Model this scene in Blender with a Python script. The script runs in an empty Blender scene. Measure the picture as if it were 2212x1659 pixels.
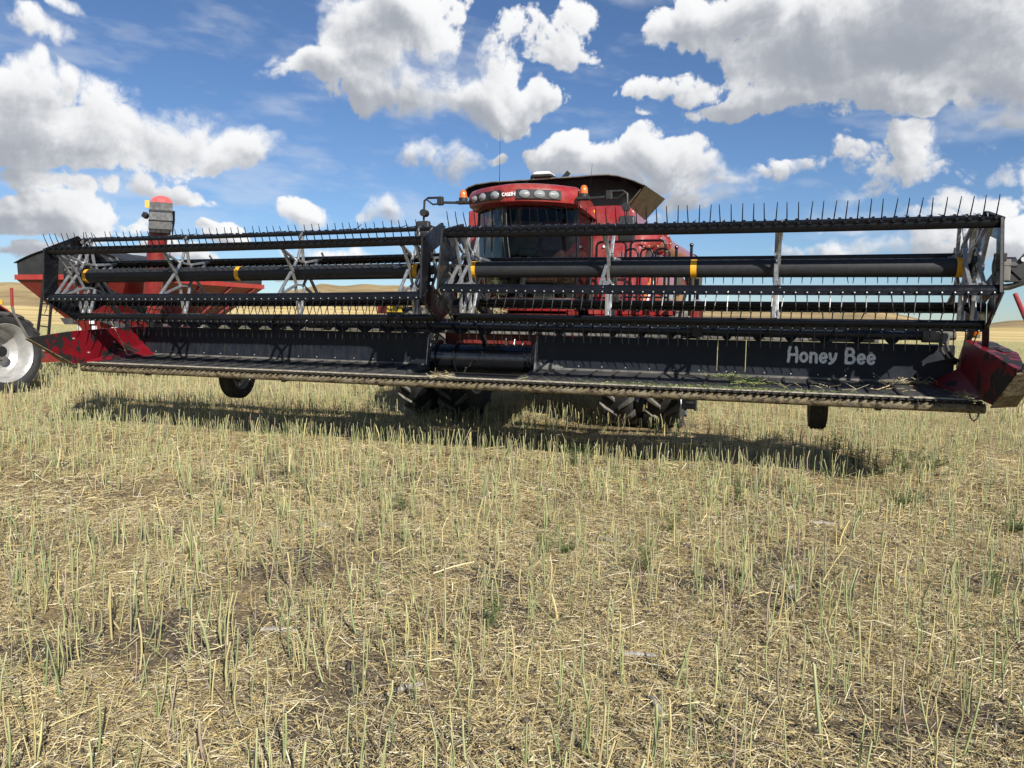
import bpy, math, random
import numpy as np
from mathutils import Vector, Matrix

rng = np.random.default_rng(7)
random.seed(7)
scene = bpy.context.scene
COL = scene.collection
rad = math.radians

# ---------------------------------------------------------------- camera
cam_data = bpy.data.cameras.new("camera")
cam = bpy.data.objects.new("camera", cam_data)
COL.objects.link(cam)
YAW, PITCH, ROLL = rad(18.0787), rad(-4.79968), rad(0.95657)
CAM = Vector((3.479, -8.284, 1.66))
_f = Vector((-math.sin(YAW) * math.cos(PITCH), math.cos(YAW) * math.cos(PITCH), math.sin(PITCH)))
_r0 = Vector((math.cos(YAW), math.sin(YAW), 0))
_u0 = _r0.cross(_f)
_r = _r0 * math.cos(ROLL) + _u0 * math.sin(ROLL)
_u = -_r0 * math.sin(ROLL) + _u0 * math.cos(ROLL)
cam.matrix_world = Matrix(((_r.x, _u.x, -_f.x, CAM.x), (_r.y, _u.y, -_f.y, CAM.y), (_r.z, _u.z, -_f.z, CAM.z), (0, 0, 0, 1)))
cam_data.sensor_width = 36.0
cam_data.lens = 36.0 * 1662.0 / 2212.0
cam_data.clip_start = 0.05
cam_data.clip_end = 20000
scene.camera = cam

# ---------------------------------------------------------------- view
scene.view_settings.view_transform = 'Standard'
scene.view_settings.look = 'None'
scene.view_settings.gamma = 1.0
scene.view_settings.use_curve_mapping = False
scene.view_settings.exposure = 0.52
try:
    scene.cycles.use_denoising = True
    scene.cycles.max_bounces = 6
    scene.cycles.transparent_max_bounces = 8
except Exception:
    pass

# ---------------------------------------------------------------- sun
SUN_TRAVEL = Vector((-1.05, 1.15, -1.0)).normalized()      # direction the light travels
SUN_EL = math.asin(-SUN_TRAVEL.z)
SUN_AZ = math.atan2(-SUN_TRAVEL.x, -SUN_TRAVEL.y)          # from +Y towards +X
sun_data = bpy.data.lights.new("sun", 'SUN')
sun_data.energy = 5.0
sun_data.angle = rad(0.53)
sun_data.color = (1.0, 0.955, 0.88)
sun = bpy.data.objects.new("sun", sun_data)
COL.objects.link(sun)
sun.rotation_euler = SUN_TRAVEL.to_track_quat('-Z', 'Y').to_euler()
sun.location = (20, -20, 30)

# ---------------------------------------------------------------- node helpers
class NT:
    def __init__(self, tree):
        self.t = tree
        self.n = tree.nodes
        self.l = tree.links

    def node(self, kind, **kw):
        nd = self.n.new(kind)
        for k, v in kw.items():
            setattr(nd, k, v)
        return nd

    def put(self, sock, val):
        if hasattr(val, 'is_linked') or isinstance(val, bpy.types.NodeSocket):
            self.l.new(val, sock)
        else:
            sock.default_value = val

    def m(self, op, a, b=None, c=None, clamp=False):
        nd = self.node('ShaderNodeMath', operation=op, use_clamp=clamp)
        self.put(nd.inputs[0], a)
        if b is not None:
            self.put(nd.inputs[1], b)
        if c is not None:
            self.put(nd.inputs[2], c)
        return nd.outputs[0]

    def v(self, op, a, b=None, c=None):
        nd = self.node('ShaderNodeVectorMath', operation=op)
        self.put(nd.inputs[0], a)
        if b is not None:
            self.put(nd.inputs[1], b)
        if c is not None:
            self.put(nd.inputs[2], c)
        return nd.outputs['Value'] if op in ('DOT_PRODUCT', 'LENGTH', 'DISTANCE') else nd.outputs[0]

    def comb(self, x, y, z):
        nd = self.node('ShaderNodeCombineXYZ')
        for s, q in zip(nd.inputs, (x, y, z)):
            self.put(s, q)
        return nd.outputs[0]

    def sep(self, vec):
        nd = self.node('ShaderNodeSeparateXYZ')
        self.put(nd.inputs[0], vec)
        return nd.outputs

    def step(self, x, a, b, lo=0.0, hi=1.0):
        nd = self.node('ShaderNodeMapRange', interpolation_type='SMOOTHSTEP')
        self.put(nd.inputs['Value'], x)
        self.put(nd.inputs['From Min'], a)
        self.put(nd.inputs['From Max'], b)
        self.put(nd.inputs['To Min'], lo)
        self.put(nd.inputs['To Max'], hi)
        return nd.outputs[0]

    def lin(self, x, a, b, lo=0.0, hi=1.0):
        nd = self.node('ShaderNodeMapRange')
        self.put(nd.inputs['Value'], x)
        self.put(nd.inputs['From Min'], a)
        self.put(nd.inputs['From Max'], b)
        self.put(nd.inputs['To Min'], lo)
        self.put(nd.inputs['To Max'], hi)
        return nd.outputs[0]

    def noise(self, vec, scale, detail=4, rough=0.55, lac=2.0, dist=0.0, dims='3D'):
        nd = self.node('ShaderNodeTexNoise', noise_dimensions=dims)
        self.put(nd.inputs['Vector'], vec)
        self.put(nd.inputs['Scale'], scale)
        self.put(nd.inputs['Detail'], detail)
        self.put(nd.inputs['Roughness'], rough)
        self.put(nd.inputs['Lacunarity'], lac)
        self.put(nd.inputs['Distortion'], dist)
        return nd.outputs['Fac']

    def voro(self, vec, scale, detail=0, rough=0.5, lac=2.0, feature='F1', dims='3D'):
        nd = self.node('ShaderNodeTexVoronoi', voronoi_dimensions=dims, feature=feature)
        self.put(nd.inputs['Vector'], vec)
        self.put(nd.inputs['Scale'], scale)
        self.put(nd.inputs['Detail'], detail)
        self.put(nd.inputs['Roughness'], rough)
        self.put(nd.inputs['Lacunarity'], lac)
        return nd.outputs['Distance']

    def mix(self, f, a, b):
        nd = self.node('ShaderNodeMix', data_type='RGBA')
        self.put(nd.inputs[0], f)
        for s, q in ((nd.inputs[6], a), (nd.inputs[7], b)):
            if isinstance(q, (tuple, list)):
                s.default_value = (q[0], q[1], q[2], 1)
            else:
                self.l.new(q, s)
        return nd.outputs[2]

    def pos(self):
        return self.node('ShaderNodeNewGeometry').outputs['Position']

# ---------------------------------------------------------------- world: clear sky + cumulus
world = bpy.data.worlds.new("World")
scene.world = world
world.use_nodes = True
W = NT(world.node_tree)
for nd in list(W.n):
    W.n.remove(nd)
out = W.node('ShaderNodeOutputWorld')
bg = W.node('ShaderNodeBackground')
W.l.new(bg.outputs[0], out.inputs[0])
sky = W.node('ShaderNodeTexSky', sky_type='NISHITA')
sky.sun_disc = False
sky.sun_elevation = SUN_EL
sky.sun_rotation = SUN_AZ
sky.altitude = 900
sky.air_density = 1.0
sky.dust_density = 0.15
sky.ozone_density = 1.6
SKY_STRENGTH = 0.07
bg.inputs['Strength'].default_value = SKY_STRENGTH

# cumulus, each lobe (azimuth from +Y to +X, elevation, half width, half height) in degrees, density weight
CLOUDS = [
    (-54.2, 10.4, 4.7, 3.3, 1.1),
    (-49.9, 12.1, 4.3, 4.1, 1.15),
    (-48.9, 10.1, 7.5, 2.5, 1.2),
    (-45.4, 11.6, 4.1, 3.2, 1.0),
    (-41.5, 11.3, 5.0, 2.7, 1.0),
    (-37.8, 10.8, 3.8, 1.8, 1.0),
    (-47.4, 5.9, 3.6, 1.6, 1.0),
    (-50.8, 5.5, 2.5, 1.3, 0.9),
    (-47.4, 7.8, 5.7, 0.9, 0.62),
    (-41.8, 8.0, 2.8, 1.1, 0.6),
    (-48.2, 16.8, 2.8, 1.0, 0.72),
    (-47.2, 18.5, 1.3, 0.6, 0.6),
    (-27.9, 19.8, 5.4, 3.5, 1.2),
    (-30.5, 17.0, 6.2, 1.6, 0.9),
    (-26.0, 15.2, 6.7, 2.1, 1.0),
    (-21.6, 15.0, 4.4, 2.8, 1.0),
    (-19.2, 17.4, 2.8, 3.2, 0.75),
    (-18.9, 15.3, 3.7, 1.4, 0.75),
    (-15.7, 19.1, 2.5, 2.5, 0.66),
    (-14.5, 20.2, 2.0, 1.3, 0.55),
    (-23.6, 10.9, 3.8, 1.5, 0.9),
    (-33.4, 7.1, 1.7, 1.0, 0.78),
    (-27.9, 7.0, 2.5, 1.1, 0.85),
    (-39.5, 5.8, 1.6, 0.8, 0.85),
    (-19.4, 11.4, 1.0, 0.6, 0.6),
    (-14.5, 11.4, 2.8, 1.9, 1.0),
    (-11.3, 10.9, 3.5, 1.7, 1.0),
    (-7.3, 11.0, 3.7, 2.2, 1.0),
    (-4.7, 10.1, 3.0, 1.6, 1.0),
    (-5.6, 8.4, 3.7, 1.2, 0.85),
    (0.1, 10.0, 3.6, 0.8, 0.6),
    (-7.0, 19.4, 3.5, 2.3, 0.85),
    (-3.4, 20.1, 4.9, 3.1, 1.0),
    (2.3, 17.7, 7.5, 4.3, 1.25),
    (8.5, 18.4, 8.5, 4.2, 1.4),
    (13.7, 15.9, 5.8, 3.5, 1.2),
    (5.6, 14.6, 4.9, 2.5, 0.9),
    (-6.8, 15.7, 3.8, 1.0, 0.6),
    (-0.5, 14.2, 6.4, 1.0, 0.72),
    (10.5, 14.2, 4.0, 1.6, 0.72),
    (13.9, 13.0, 2.6, 0.8, 0.66),
    (8.0, 10.6, 3.9, 2.4, 0.6),
    (13.8, 9.8, 2.8, 1.6, 0.62),
    (4.9, 8.2, 2.8, 1.1, 0.52),
    (13.0, 7.4, 4.9, 1.0, 0.55),
    (8.5, 6.6, 6.4, 0.7, 0.5),
    (11.8, 5.9, 6.0, 0.9, 0.62),
    (-49.8, 3.3, 3.9, 1.0, 0.8),
    (-43.9, 4.0, 4.3, 0.9, 0.7),
    (-31.0, 4.3, 4.9, 1.0, 0.7),
    (4.4, 5.1, 4.2, 0.9, 0.7),
    (12.5, 4.7, 4.8, 1.0, 0.8),
    (-35.0, 3.0, 4.2, 0.6, 0.6),
    (-13.2, 7.1, 6.6, 1.0, 0.6),
    (-75, 22, 14, 6, 1.0),
    (-105, 35, 20, 8, 1.0),
    (-140, 25, 18, 7, 0.9),
    (170, 30, 20, 8, 1.0),
    (75, 20, 16, 6, 1.0),
    (100, 34, 18, 8, 0.9),
    (60, 45, 20, 9, 0.8),
    (-60, 52, 20, 9, 0.9),
    (0, 60, 28, 9, 0.9),
    (45, 10, 10, 3, 0.9),
    (-85, 8, 14, 4, 1.0),
    (-170, 12, 16, 4, 1.0),
    (-120, 10, 12, 4, 1.0),
    (85, 8, 12, 3.5, 1.0),
    (150, 9, 14, 4, 0.9),
]


EL_MAX = 62


def smooth(x, a, b):
    t = np.clip((x - a) / (b - a), 0, 1)
    return t * t * (3 - 2 * t)


def lattice_noise(A, E, scale, octaves, gain, seed, ridged=False):
    """fractal lattice noise over azimuth / elevation (degrees), about -1..1"""
    r = np.random.default_rng(seed)
    tab = r.random((256, 256), dtype=np.float32) * 2 - 1
    tot = np.zeros(A.shape, np.float32)
    amp, norm, f = 1.0, 0.0, scale
    for o in range(octaves):
        x = (A * f + 37.1 * o).astype(np.float32)
        y = (E * f + 11.7 * o).astype(np.float32)
        xi = np.floor(x).astype(np.int32)
        yi = np.floor(y).astype(np.int32)
        fx = x - xi
        fy = y - yi
        fx = fx * fx * fx * (fx * (fx * 6 - 15) + 10)
        fy = fy * fy * fy * (fy * (fy * 6 - 15) + 10)
        x0, x1, y0, y1 = xi & 255, (xi + 1) & 255, yi & 255, (yi + 1) & 255
        n = (tab[y0, x0] * (1 - fx) + tab[y0, x1] * fx) * (1 - fy) + (tab[y1, x0] * (1 - fx) + tab[y1, x1] * fx) * fy
        if ridged:
            n = 3.0 * np.abs(n) - 1
        tot += amp * n
        norm += amp
        amp *= gain
        f *= 2.03
    return tot / norm


def cloud_maps(a0, a1, PXD):
    def shift(F, da, de):
        i, j = int(round(de * PXD)), int(round(da * PXD))
        G = np.roll(np.roll(F, -j, axis=1), -i, axis=0)
        return G

    nx, ny = int((a1 - a0) * PXD), EL_MAX * PXD
    av = (a0 + (np.arange(nx) + 0.5) / PXD).astype(np.float32)
    ev = ((np.arange(ny) + 0.5) / PXD).astype(np.float32)
    A, E = np.meshgrid(av, ev)
    w1 = lattice_noise(A, E, 0.22, 4, 0.5, 1)
    w2 = lattice_noise(A, E, 0.22, 4, 0.5, 2)
    QA, QE = A + 2.3 * w1, E + 1.5 * w2
    body = np.full(A.shape, -1.0, np.float32)
    for (a, e, ra, re, w) in CLOUDS:
        c0, c1 = np.searchsorted(av, [a - 2.2 * ra - 3, a + 2.2 * ra + 3])
        r0, r1 = np.searchsorted(ev, [e - 2.2 * re - 3, e + 2.2 * re + 3])
        if c1 <= c0 or r1 <= r0:
            continue
        qa = (QA[r0:r1, c0:c1] - a) / ra
        qe = (QE[r0:r1, c0:c1] - e) / re
        qe = np.where(qe < 0, qe * 1.18, qe)          # flatter bases
        s = w * (1 - qa * qa - qe * qe)
        b = body[r0:r1, c0:c1]
        h = np.clip(0.5 + 0.5 * (s - b) / 0.22, 0, 1)
        body[r0:r1, c0:c1] = b * (1 - h) + s * h + 0.22 * h * (1 - h) * 0.5
    puff = lattice_noise(QA, QE, 0.34, 7, 0.58, 3, ridged=True)
    fine = lattice_noise(A, E, 0.42, 8, 0.64, 4)
    D = body - 0.01 + 0.42 * puff + 0.62 * fine
    ragged = smooth(lattice_noise(A, E, 0.13, 3, 0.5, 5), -0.15, 0.45)
    alpha = smooth(D, 0.07, 0.36 + 0.75 * ragged)
    # self shadowing: optical depth met on the way to the sun (up and to the right of the picture)
    dens = np.clip(D - 0.10, 0, 1.1)
    depth = np.zeros_like(D)
    for k in range(1, 13):
        depth += shift(dens, 0.16 * k * (1 + k * 0.06), 0.42 * k * (1 + k * 0.06)) * 0.42
    low = np.exp(-0.50 * depth)
    # billows: relief of the cloud surface turned to the light, coarse and fine
    def relief(k):
        return np.clip(-0.5 * (shift(D, k, 0) - shift(D, -k, 0)) - 0.9 * (shift(D, 0, k) - shift(D, 0, -k)), -1, 1)

    light = 0.10 + 0.72 * low ** 0.8 + 0.30 * relief(0.3) + 0.34 * relief(1.1) + 0.30 * lattice_noise(QA, QE, 0.16, 4, 0.55, 6)
    # cloud decks high up are seen from underneath
    under = smooth(E, 8, 22) * smooth(body, 0.25, 0.95)
    light -= 0.30 * under + 0.30 * smooth(body, 0.7, 1.25) * smooth(E, 6, 15)
    light = 1 / (1 + np.exp(-4.2 * (light - 0.30)))
    wisp = smooth(lattice_noise(A * 0.5 + E * 0.35, E * 1.6, 0.2, 6, 0.6, 9), -0.05, 0.6) * 0.34 * smooth(E, 2, 8)
    light = (light * alpha + 0.75 * wisp * (1 - alpha)) / np.maximum(alpha + wisp * (1 - alpha), 1e-3)
    alpha = alpha + wisp * (1 - alpha)
    return alpha, light


gen = W.node('ShaderNodeTexCoord').outputs['Generated']
dx, dy, dz = W.sep(W.v('NORMALIZE', gen))
az = W.m('MULTIPLY', W.m('ARCTAN2', dx, dy), 180 / math.pi)
el = W.m('MULTIPLY', W.m('ARCSINE', dz), 180 / math.pi)


def cloud_texture(name, a0, a1, pxd):
    al, li = cloud_maps(a0, a1, pxd)
    px = np.ones(al.shape + (4,), np.float32)
    px[..., 0] = al
    px[..., 1] = li
    im = bpy.data.images.new(name, al.shape[1], al.shape[0], alpha=False, float_buffer=True)
    im.colorspace_settings.name = 'Non-Color'
    im.pixels.foreach_set(px.ravel())
    im.update()
    im.pack()
    tex = W.node('ShaderNodeTexImage', extension='EXTEND', interpolation='Linear')
    tex.image = im
    W.l.new(W.comb(W.lin(az, a0, a1), W.lin(el, 0, EL_MAX), 0.0), tex.inputs[0])
    return tex.outputs[0]


# the clouds are computed over the whole sky, more finely in the half of it that lies before the machine
near_map = cloud_texture("cloud_cover_ahead", -75.0, 45.0, 16)
all_map = cloud_texture("cloud_cover_all_round", -180.0, 180.0, 4)
ahead = W.m('MULTIPLY', W.step(az, -74, -66), W.step(az, 44, 36))
sc = W.node('ShaderNodeSeparateColor')
W.l.new(W.mix(ahead, all_map, near_map), sc.inputs[0])
alpha = W.m('MULTIPLY', sc.outputs[0], W.step(el, -1.0, 1.0))
alpha = W.m('MULTIPLY', alpha, W.step(el, 61, 50))
ccol = W.mix(sc.outputs[1], (3.5, 3.8, 4.35), (9.8, 9.85, 9.9))
tint = W.node('ShaderNodeMix', data_type='RGBA', blend_type='MULTIPLY')
tint.inputs[0].default_value = 1.0
W.l.new(sky.outputs[0], tint.inputs[6])
tint.inputs[7].default_value = (0.62, 0.77, 0.98, 1)
W.l.new(W.mix(alpha, tint.outputs[2], ccol), bg.inputs['Color'])

# ==== STRUCTURE
# ---------------------------------------------------------------- mesh helpers
class MB:
    def __init__(self):
        self.v = []
        self.f = []

    def add(self, vs, fs):
        o = len(self.v)
        self.v += [tuple(q) for q in vs]
        self.f += [tuple(i + o for i in q) for q in fs]
        return self

    def box(self, c, s, M=None):
        c = Vector(c)
        hx, hy, hz = s[0] / 2, s[1] / 2, s[2] / 2
        vs = [Vector((x, y, z)) for x in (-hx, hx) for y in (-hy, hy) for z in (-hz, hz)]
        if M is not None:
            vs = [M @ q for q in vs]
        return self.add([q + c for q in vs], [(0, 1, 3, 2), (4, 6, 7, 5), (0, 4, 5, 1), (2, 3, 7, 6), (0, 2, 6, 4), (1, 5, 7, 3)])

    def beam(self, p0, p1, w, h, up=(0, 0, 1)):
        p0, p1 = Vector(p0), Vector(p1)
        d = (p1 - p0).normalized()
        u = Vector(up)
        s = d.cross(u)
        if s.length < 1e-4:
            s = d.cross(Vector((1, 0, 0)))
        s.normalize()
        u = s.cross(d)
        vs = []
        for q in (p0, p1):
            for a, b in ((-1, -1), (1, -1), (1, 1), (-1, 1)):
                vs.append(q + s * (a * w / 2) + u * (b * h / 2))
        return self.add(vs, [(0, 1, 2, 3), (7, 6, 5, 4), (0, 4, 5, 1), (1, 5, 6, 2), (2, 6, 7, 3), (3, 7, 4, 0)])

    def path(self, pts, r, n=8, caps=True, closed=False):
        pts = [Vector(q) for q in pts]
        rs = r if isinstance(r, (list, tuple)) else [r] * len(pts)
        N = len(pts)
        rings = []
        prev = None
        for i, q in enumerate(pts):
            a = pts[i - 1] if (i > 0 or closed) else q
            b = pts[(i + 1) % N] if (i < N - 1 or closed) else q
            d = (b - a).normalized()
            if prev is None:
                ref = Vector((0, 0, 1)) if abs(d.z) < 0.9 else Vector((1, 0, 0))
                s = d.cross(ref).normalized()
            else:
                s = (prev - d * prev.dot(d))
                s = s.normalized() if s.length > 1e-5 else d.cross(Vector((0.3, 0.5, 0.8))).normalized()
            prev = s
            t = d.cross(s)
            rings.append([q + (s * math.cos(2 * math.pi * k / n) + t * math.sin(2 * math.pi * k / n)) * rs[i] for k in range(n)])
        vs = [q for ring in rings for q in ring]
        fs = []
        for i in range(N if closed else N - 1):
            j = (i + 1) % N
            for k in range(n):
                k2 = (k + 1) % n
                fs.append((i * n + k, i * n + k2, j * n + k2, j * n + k))
        if caps and not closed:
            fs.append(tuple(range(n - 1, -1, -1)))
            fs.append(tuple((N - 1) * n + k for k in range(n)))
        return self.add(vs, fs)

    def cyl(self, p0, p1, r, r2=None, n=14):
        return self.path([p0, p1], [r, r if r2 is None else r2], n)

    def prism(self, poly, vec):
        poly = [Vector(q) for q in poly]
        vec = Vector(vec)
        n = len(poly)
        vs = poly + [q + vec for q in poly]
        fs = [tuple(range(n - 1, -1, -1)), tuple(range(n, 2 * n))]
        for i in range(n):
            j = (i + 1) % n
            fs.append((i, j, n + j, n + i))
        return self.add(vs, fs)

    def loft(self, rings, cap=True, wrap=True):
        n = len(rings[0])
        vs = [q for ring in rings for q in ring]
        fs = []
        for i in range(len(rings) - 1):
            for k in range(n if wrap else n - 1):
                k2 = (k + 1) % n
                fs.append((i * n + k, i * n + k2, (i + 1) * n + k2, (i + 1) * n + k))
        if cap and wrap:
            fs.append(tuple(range(n - 1, -1, -1)))
            fs.append(tuple((len(rings) - 1) * n + k for k in range(n)))
        return self.add(vs, fs)

    def lathe_x(self, prof, n=32, c=(0, 0, 0)):
        """prof: closed loop of (x, r) turned about the X axis"""
        m = len(prof)
        vs, fs = [], []
        for k in range(n):
            a = 2 * math.pi * k / n
            for (x, r) in prof:
                vs.append((c[0] + x, c[1] + r * math.cos(a), c[2] + r * math.sin(a)))
        for k in range(n):
            k2 = (k + 1) % n
            for i in range(m):
                j = (i + 1) % m
                fs.append((k * m + i, k * m + j, k2 * m + j, k2 * m + i))
        return self.add(vs, fs)

    def sheet(self, fn, nu, nv, thick):
        """a curved sheet with a real thickness; fn(u, v) -> (point, normal)"""
        A, B = [], []
        for i in range(nu + 1):
            for j in range(nv + 1):
                q, nrm = fn(i / nu, j / nv)
                q, nrm = Vector(q), Vector(nrm).normalized()
                A.append(q)
                B.append(q - nrm * thick)
        n = nv + 1
        off = len(A)
        fs = []
        for i in range(nu):
            for j in range(nv):
                a, b, c, d = i * n + j, (i + 1) * n + j, (i + 1) * n + j + 1, i * n + j + 1
                fs.append((a, b, c, d))
                fs.append((off + d, off + c, off + b, off + a))
        for i in range(nu):
            fs.append((i * n, off + i * n, off + (i + 1) * n, (i + 1) * n))
            fs.append((i * n + nv, (i + 1) * n + nv, off + (i + 1) * n + nv, off + i * n + nv))
        for j in range(nv):
            fs.append((j, j + 1, off + j + 1, off + j))
            e = nu * n
            fs.append((e + j, off + e + j, off + e + j + 1, e + j + 1))
        return self.add(A + B, fs)

    def mesh(self, name):
        me = bpy.data.meshes.new(name)
        me.from_pydata(self.v, [], self.f)
        me.validate()
        return me

    def build(self, name, mat, parent=None, smooth=False, bevel=0.0, label=None, fix=True):
        me = self.mesh(name)
        if fix:
            recalc(me)
        return place(name, me, mat, parent, smooth, bevel, label)


import bmesh


def recalc(me):
    b = bmesh.new()
    b.from_mesh(me)
    bmesh.ops.recalc_face_normals(b, faces=b.faces)
    b.to_mesh(me)
    b.free()


WORLD_ROOTS = {}


def place(name, me, mat, parent=None, smooth=False, bevel=0.0, label=None):
    if mat is not None and not me.materials:
        me.materials.append(mat)
    if smooth:
        me.polygons.foreach_set('use_smooth', [True] * len(me.polygons))
        try:
            me.set_sharp_from_angle(angle=rad(40))
        except Exception:
            pass
    o = bpy.data.objects.new(name, me)
    COL.objects.link(o)
    if parent is not None:
        o.parent = parent
        if parent.name in WORLD_ROOTS:
            o.matrix_parent_inverse = WORLD_ROOTS[parent.name]
    if bevel:
        md = o.modifiers.new('edge', 'BEVEL')
        md.width = bevel
        md.segments = 2
        md.limit_method = 'ANGLE'
        md.angle_limit = rad(40)
    if label:
        o['label'] = label
    return o


def instance(src, parent, M):
    o = src.copy()
    COL.objects.link(o)
    o.parent = parent
    o.matrix_parent_inverse = WORLD_ROOTS.get(parent.name, Matrix.Identity(4)) if parent else Matrix.Identity(4)
    o.matrix_basis = M
    return o


def thing(name, loc, label, category, group=None, rotz=0.0, world=True):
    e = bpy.data.objects.new(name, None)
    e.empty_display_size = 0.3
    COL.objects.link(e)
    e.location = loc
    e.rotation_euler = (0, 0, rotz)
    e['label'] = label
    e['category'] = category
    if group:
        e['group'] = group
    if world:
        WORLD_ROOTS[e.name] = Matrix.Translation(-Vector(loc))
    return e


def tag(o, label, category, group=None, kind=None):
    o['label'] = label
    o['category'] = category
    if group:
        o['group'] = group
    if kind:
        o['kind'] = kind
    return o


def text_mesh(txt, size, depth, offset=0.0, spacing=1.0, shear=0.0):
    cu = bpy.data.curves.new('lettering', 'FONT')
    cu.body = txt
    cu.size = size
    cu.extrude = depth
    cu.offset = offset
    cu.space_character = spacing
    cu.shear = shear
    cu.resolution_u = 6
    o = bpy.data.objects.new('lettering_curve', cu)
    COL.objects.link(o)
    dg = bpy.context.evaluated_depsgraph_get()
    dg.update()
    me = bpy.data.meshes.new_from_object(o.evaluated_get(dg))
    bpy.data.objects.remove(o)
    return me


def lettering(name, txt, size, M, mat, parent, depth=0.002, offset=0.0, spacing=1.0, shear=0.0, width=None):
    me = text_mesh(txt, size, depth, offset, spacing, shear)
    if width:
        xs = [q.co.x for q in me.vertices]
        k = width / (max(xs) - min(xs))
        x0 = min(xs)
        for q in me.vertices:
            q.co.x = (q.co.x - x0) * k
    me.materials.clear()
    o = place(name, me, mat, parent)
    o.matrix_basis = M
    return o


# ---------------------------------------------------------------- materials
MATS = {}


def new_mat(name):
    m = bpy.data.materials.new(name)
    m.use_nodes = True
    N = NT(m.node_tree)
    b = N.n['Principled BSDF']
    MATS[name] = m
    return m, N, b


def paint(name, col, rough=0.45, metal=0.0, var=0.25, scale=5.0, coat=0.0, dust=0.0, dustcol=(0.33, 0.27, 0.18), bump=0.0, bscale=60.0, streak=False, spec=None, rvar=0.18):
    m, N, b = new_mat(name)
    P = N.pos()
    if streak:
        P = N.v('MULTIPLY', P, (1.0, 1.0, 0.12))
    n = N.noise(P, scale, 6, 0.6)
    c2 = tuple(max(0, q * (1 - var)) for q in col)
    c1 = tuple(min(1, q * (1 + var)) for q in col)
    c = N.mix(N.step(n, 0.3, 0.7), c2, c1)
    if dust:
        g = N.node('ShaderNodeNewGeometry')
        up = N.m('MULTIPLY_ADD', N.sep(g.outputs['Normal'])[2], 0.5, 0.5)
        d = N.noise(N.pos(), 3.2, 7, 0.68)
        d2 = N.noise(N.pos(), 45, 4, 0.7)
        k = N.m('MULTIPLY', N.step(N.m('ADD', N.m('MULTIPLY', d, 0.75), N.m('MULTIPLY', d2, 0.25)), 0.40, 0.72), N.m('MULTIPLY_ADD', up, 0.75, 0.25))
        c = N.mix(N.m('MULTIPLY', k, dust, clamp=True), c, dustcol)
    N.l.new(c, b.inputs['Base Color'])
    rn = N.noise(N.pos(), scale * 3.1, 5, 0.6)
    N.l.new(N.lin(rn, 0.25, 0.75, max(0.02, rough - rvar), min(1, rough + rvar)), b.inputs['Roughness'])
    b.inputs['Metallic'].default_value = metal
    b.inputs['Coat Weight'].default_value = coat
    b.inputs['Coat Roughness'].default_value = 0.12
    if spec is not None:
        b.inputs['Specular IOR Level'].default_value = spec
    if bump:
        bn = N.node('ShaderNodeBump')
        bn.inputs['Strength'].default_value = bump
        bn.inputs['Distance'].default_value = 0.01
        N.l.new(N.noise(N.pos(), bscale, 5, 0.6), bn.inputs['Height'])
        N.l.new(bn.outputs[0], b.inputs['Normal'])
    return m


BLACK = paint('black_paint', (0.0055, 0.0062, 0.0085), 0.24, var=0.3, dust=0.012, spec=0.32, rvar=0.12)
BLACKD = paint('black_dusty_metal', (0.010, 0.0105, 0.012), 0.55, var=0.4, dust=0.09)
TUBE = paint('reel_tube_paint', (0.019, 0.020, 0.023), 0.55, var=0.2, scale=20, spec=0.35, dust=0.03, bump=0.05, bscale=180)
GALV = paint('galvanised_steel', (0.40, 0.41, 0.42), 0.42, metal=0.75, var=0.25, scale=18, dust=0.08)
YELLOW = paint('yellow_tape', (0.72, 0.36, 0.012), 0.5, var=0.15, scale=12, dust=0.15)
CANVAS = paint('draper_canvas', (0.034, 0.035, 0.037), 0.6, var=0.3, scale=4, dust=0.42, dustcol=(0.16, 0.145, 0.12), bump=0.12, bscale=140)
SLAT = paint('draper_slat', (0.018, 0.018, 0.020), 0.5, var=0.3, dust=0.3, dustcol=(0.16, 0.145, 0.12))
RED = paint('machine_red', (0.26, 0.010, 0.014), 0.32, var=0.16, coat=0.35, dust=0.36, rvar=0.14)
REDF = paint('faded_red_panel', (0.25, 0.013, 0.018), 0.30, var=0.18, coat=0.5, dust=0.46, dustcol=(0.42, 0.30, 0.24), rvar=0.1)
REDCART = paint('cart_red', (0.17, 0.010, 0.010), 0.42, var=0.14, coat=0.15, dust=0.30, dustcol=(0.30, 0.19, 0.12))
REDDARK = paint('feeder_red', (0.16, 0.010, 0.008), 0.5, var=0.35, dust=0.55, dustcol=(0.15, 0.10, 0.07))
GREY = paint('grey_weathered_steel', (0.115, 0.11, 0.10), 0.75, var=0.45, scale=9, streak=True, dust=0.55, dustcol=(0.24, 0.20, 0.15), bump=0.2)
BOARD = paint('cart_black_sideboard', (0.020, 0.021, 0.023), 0.6, var=0.3, dust=0.25, dustcol=(0.10, 0.09, 0.075))
RUBBER = paint('tyre_rubber', (0.022, 0.022, 0.022), 0.75, var=0.35, scale=9, dust=0.25, dustcol=(0.085, 0.075, 0.06), bump=0.15)
LUG = paint('shade_lifted_lug_rubber', (0.125, 0.116, 0.100), 0.8, var=0.4, scale=12, dust=0.8, dustcol=(0.12, 0.105, 0.085), bump=0.15)  # combine lugs: colour lightened to offset the shade under the machine
LUGD = paint('plain_lug_rubber', (0.030, 0.029, 0.028), 0.8, var=0.4, scale=12, dust=0.35, dustcol=(0.10, 0.09, 0.075), bump=0.15)  # same lug rubber without the shade lift, for tractor and cart
RIM = paint('silver_rim', (0.40, 0.40, 0.39), 0.42, metal=0.35, var=0.15, dust=0.4, dustcol=(0.30, 0.26, 0.20))
WHITE = paint('white_paint', (0.74, 0.74, 0.73), 0.35, var=0.06, coat=0.3)
INTERIOR = paint('cab_interior', (0.06, 0.062, 0.058), 0.7, var=0.3)
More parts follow.
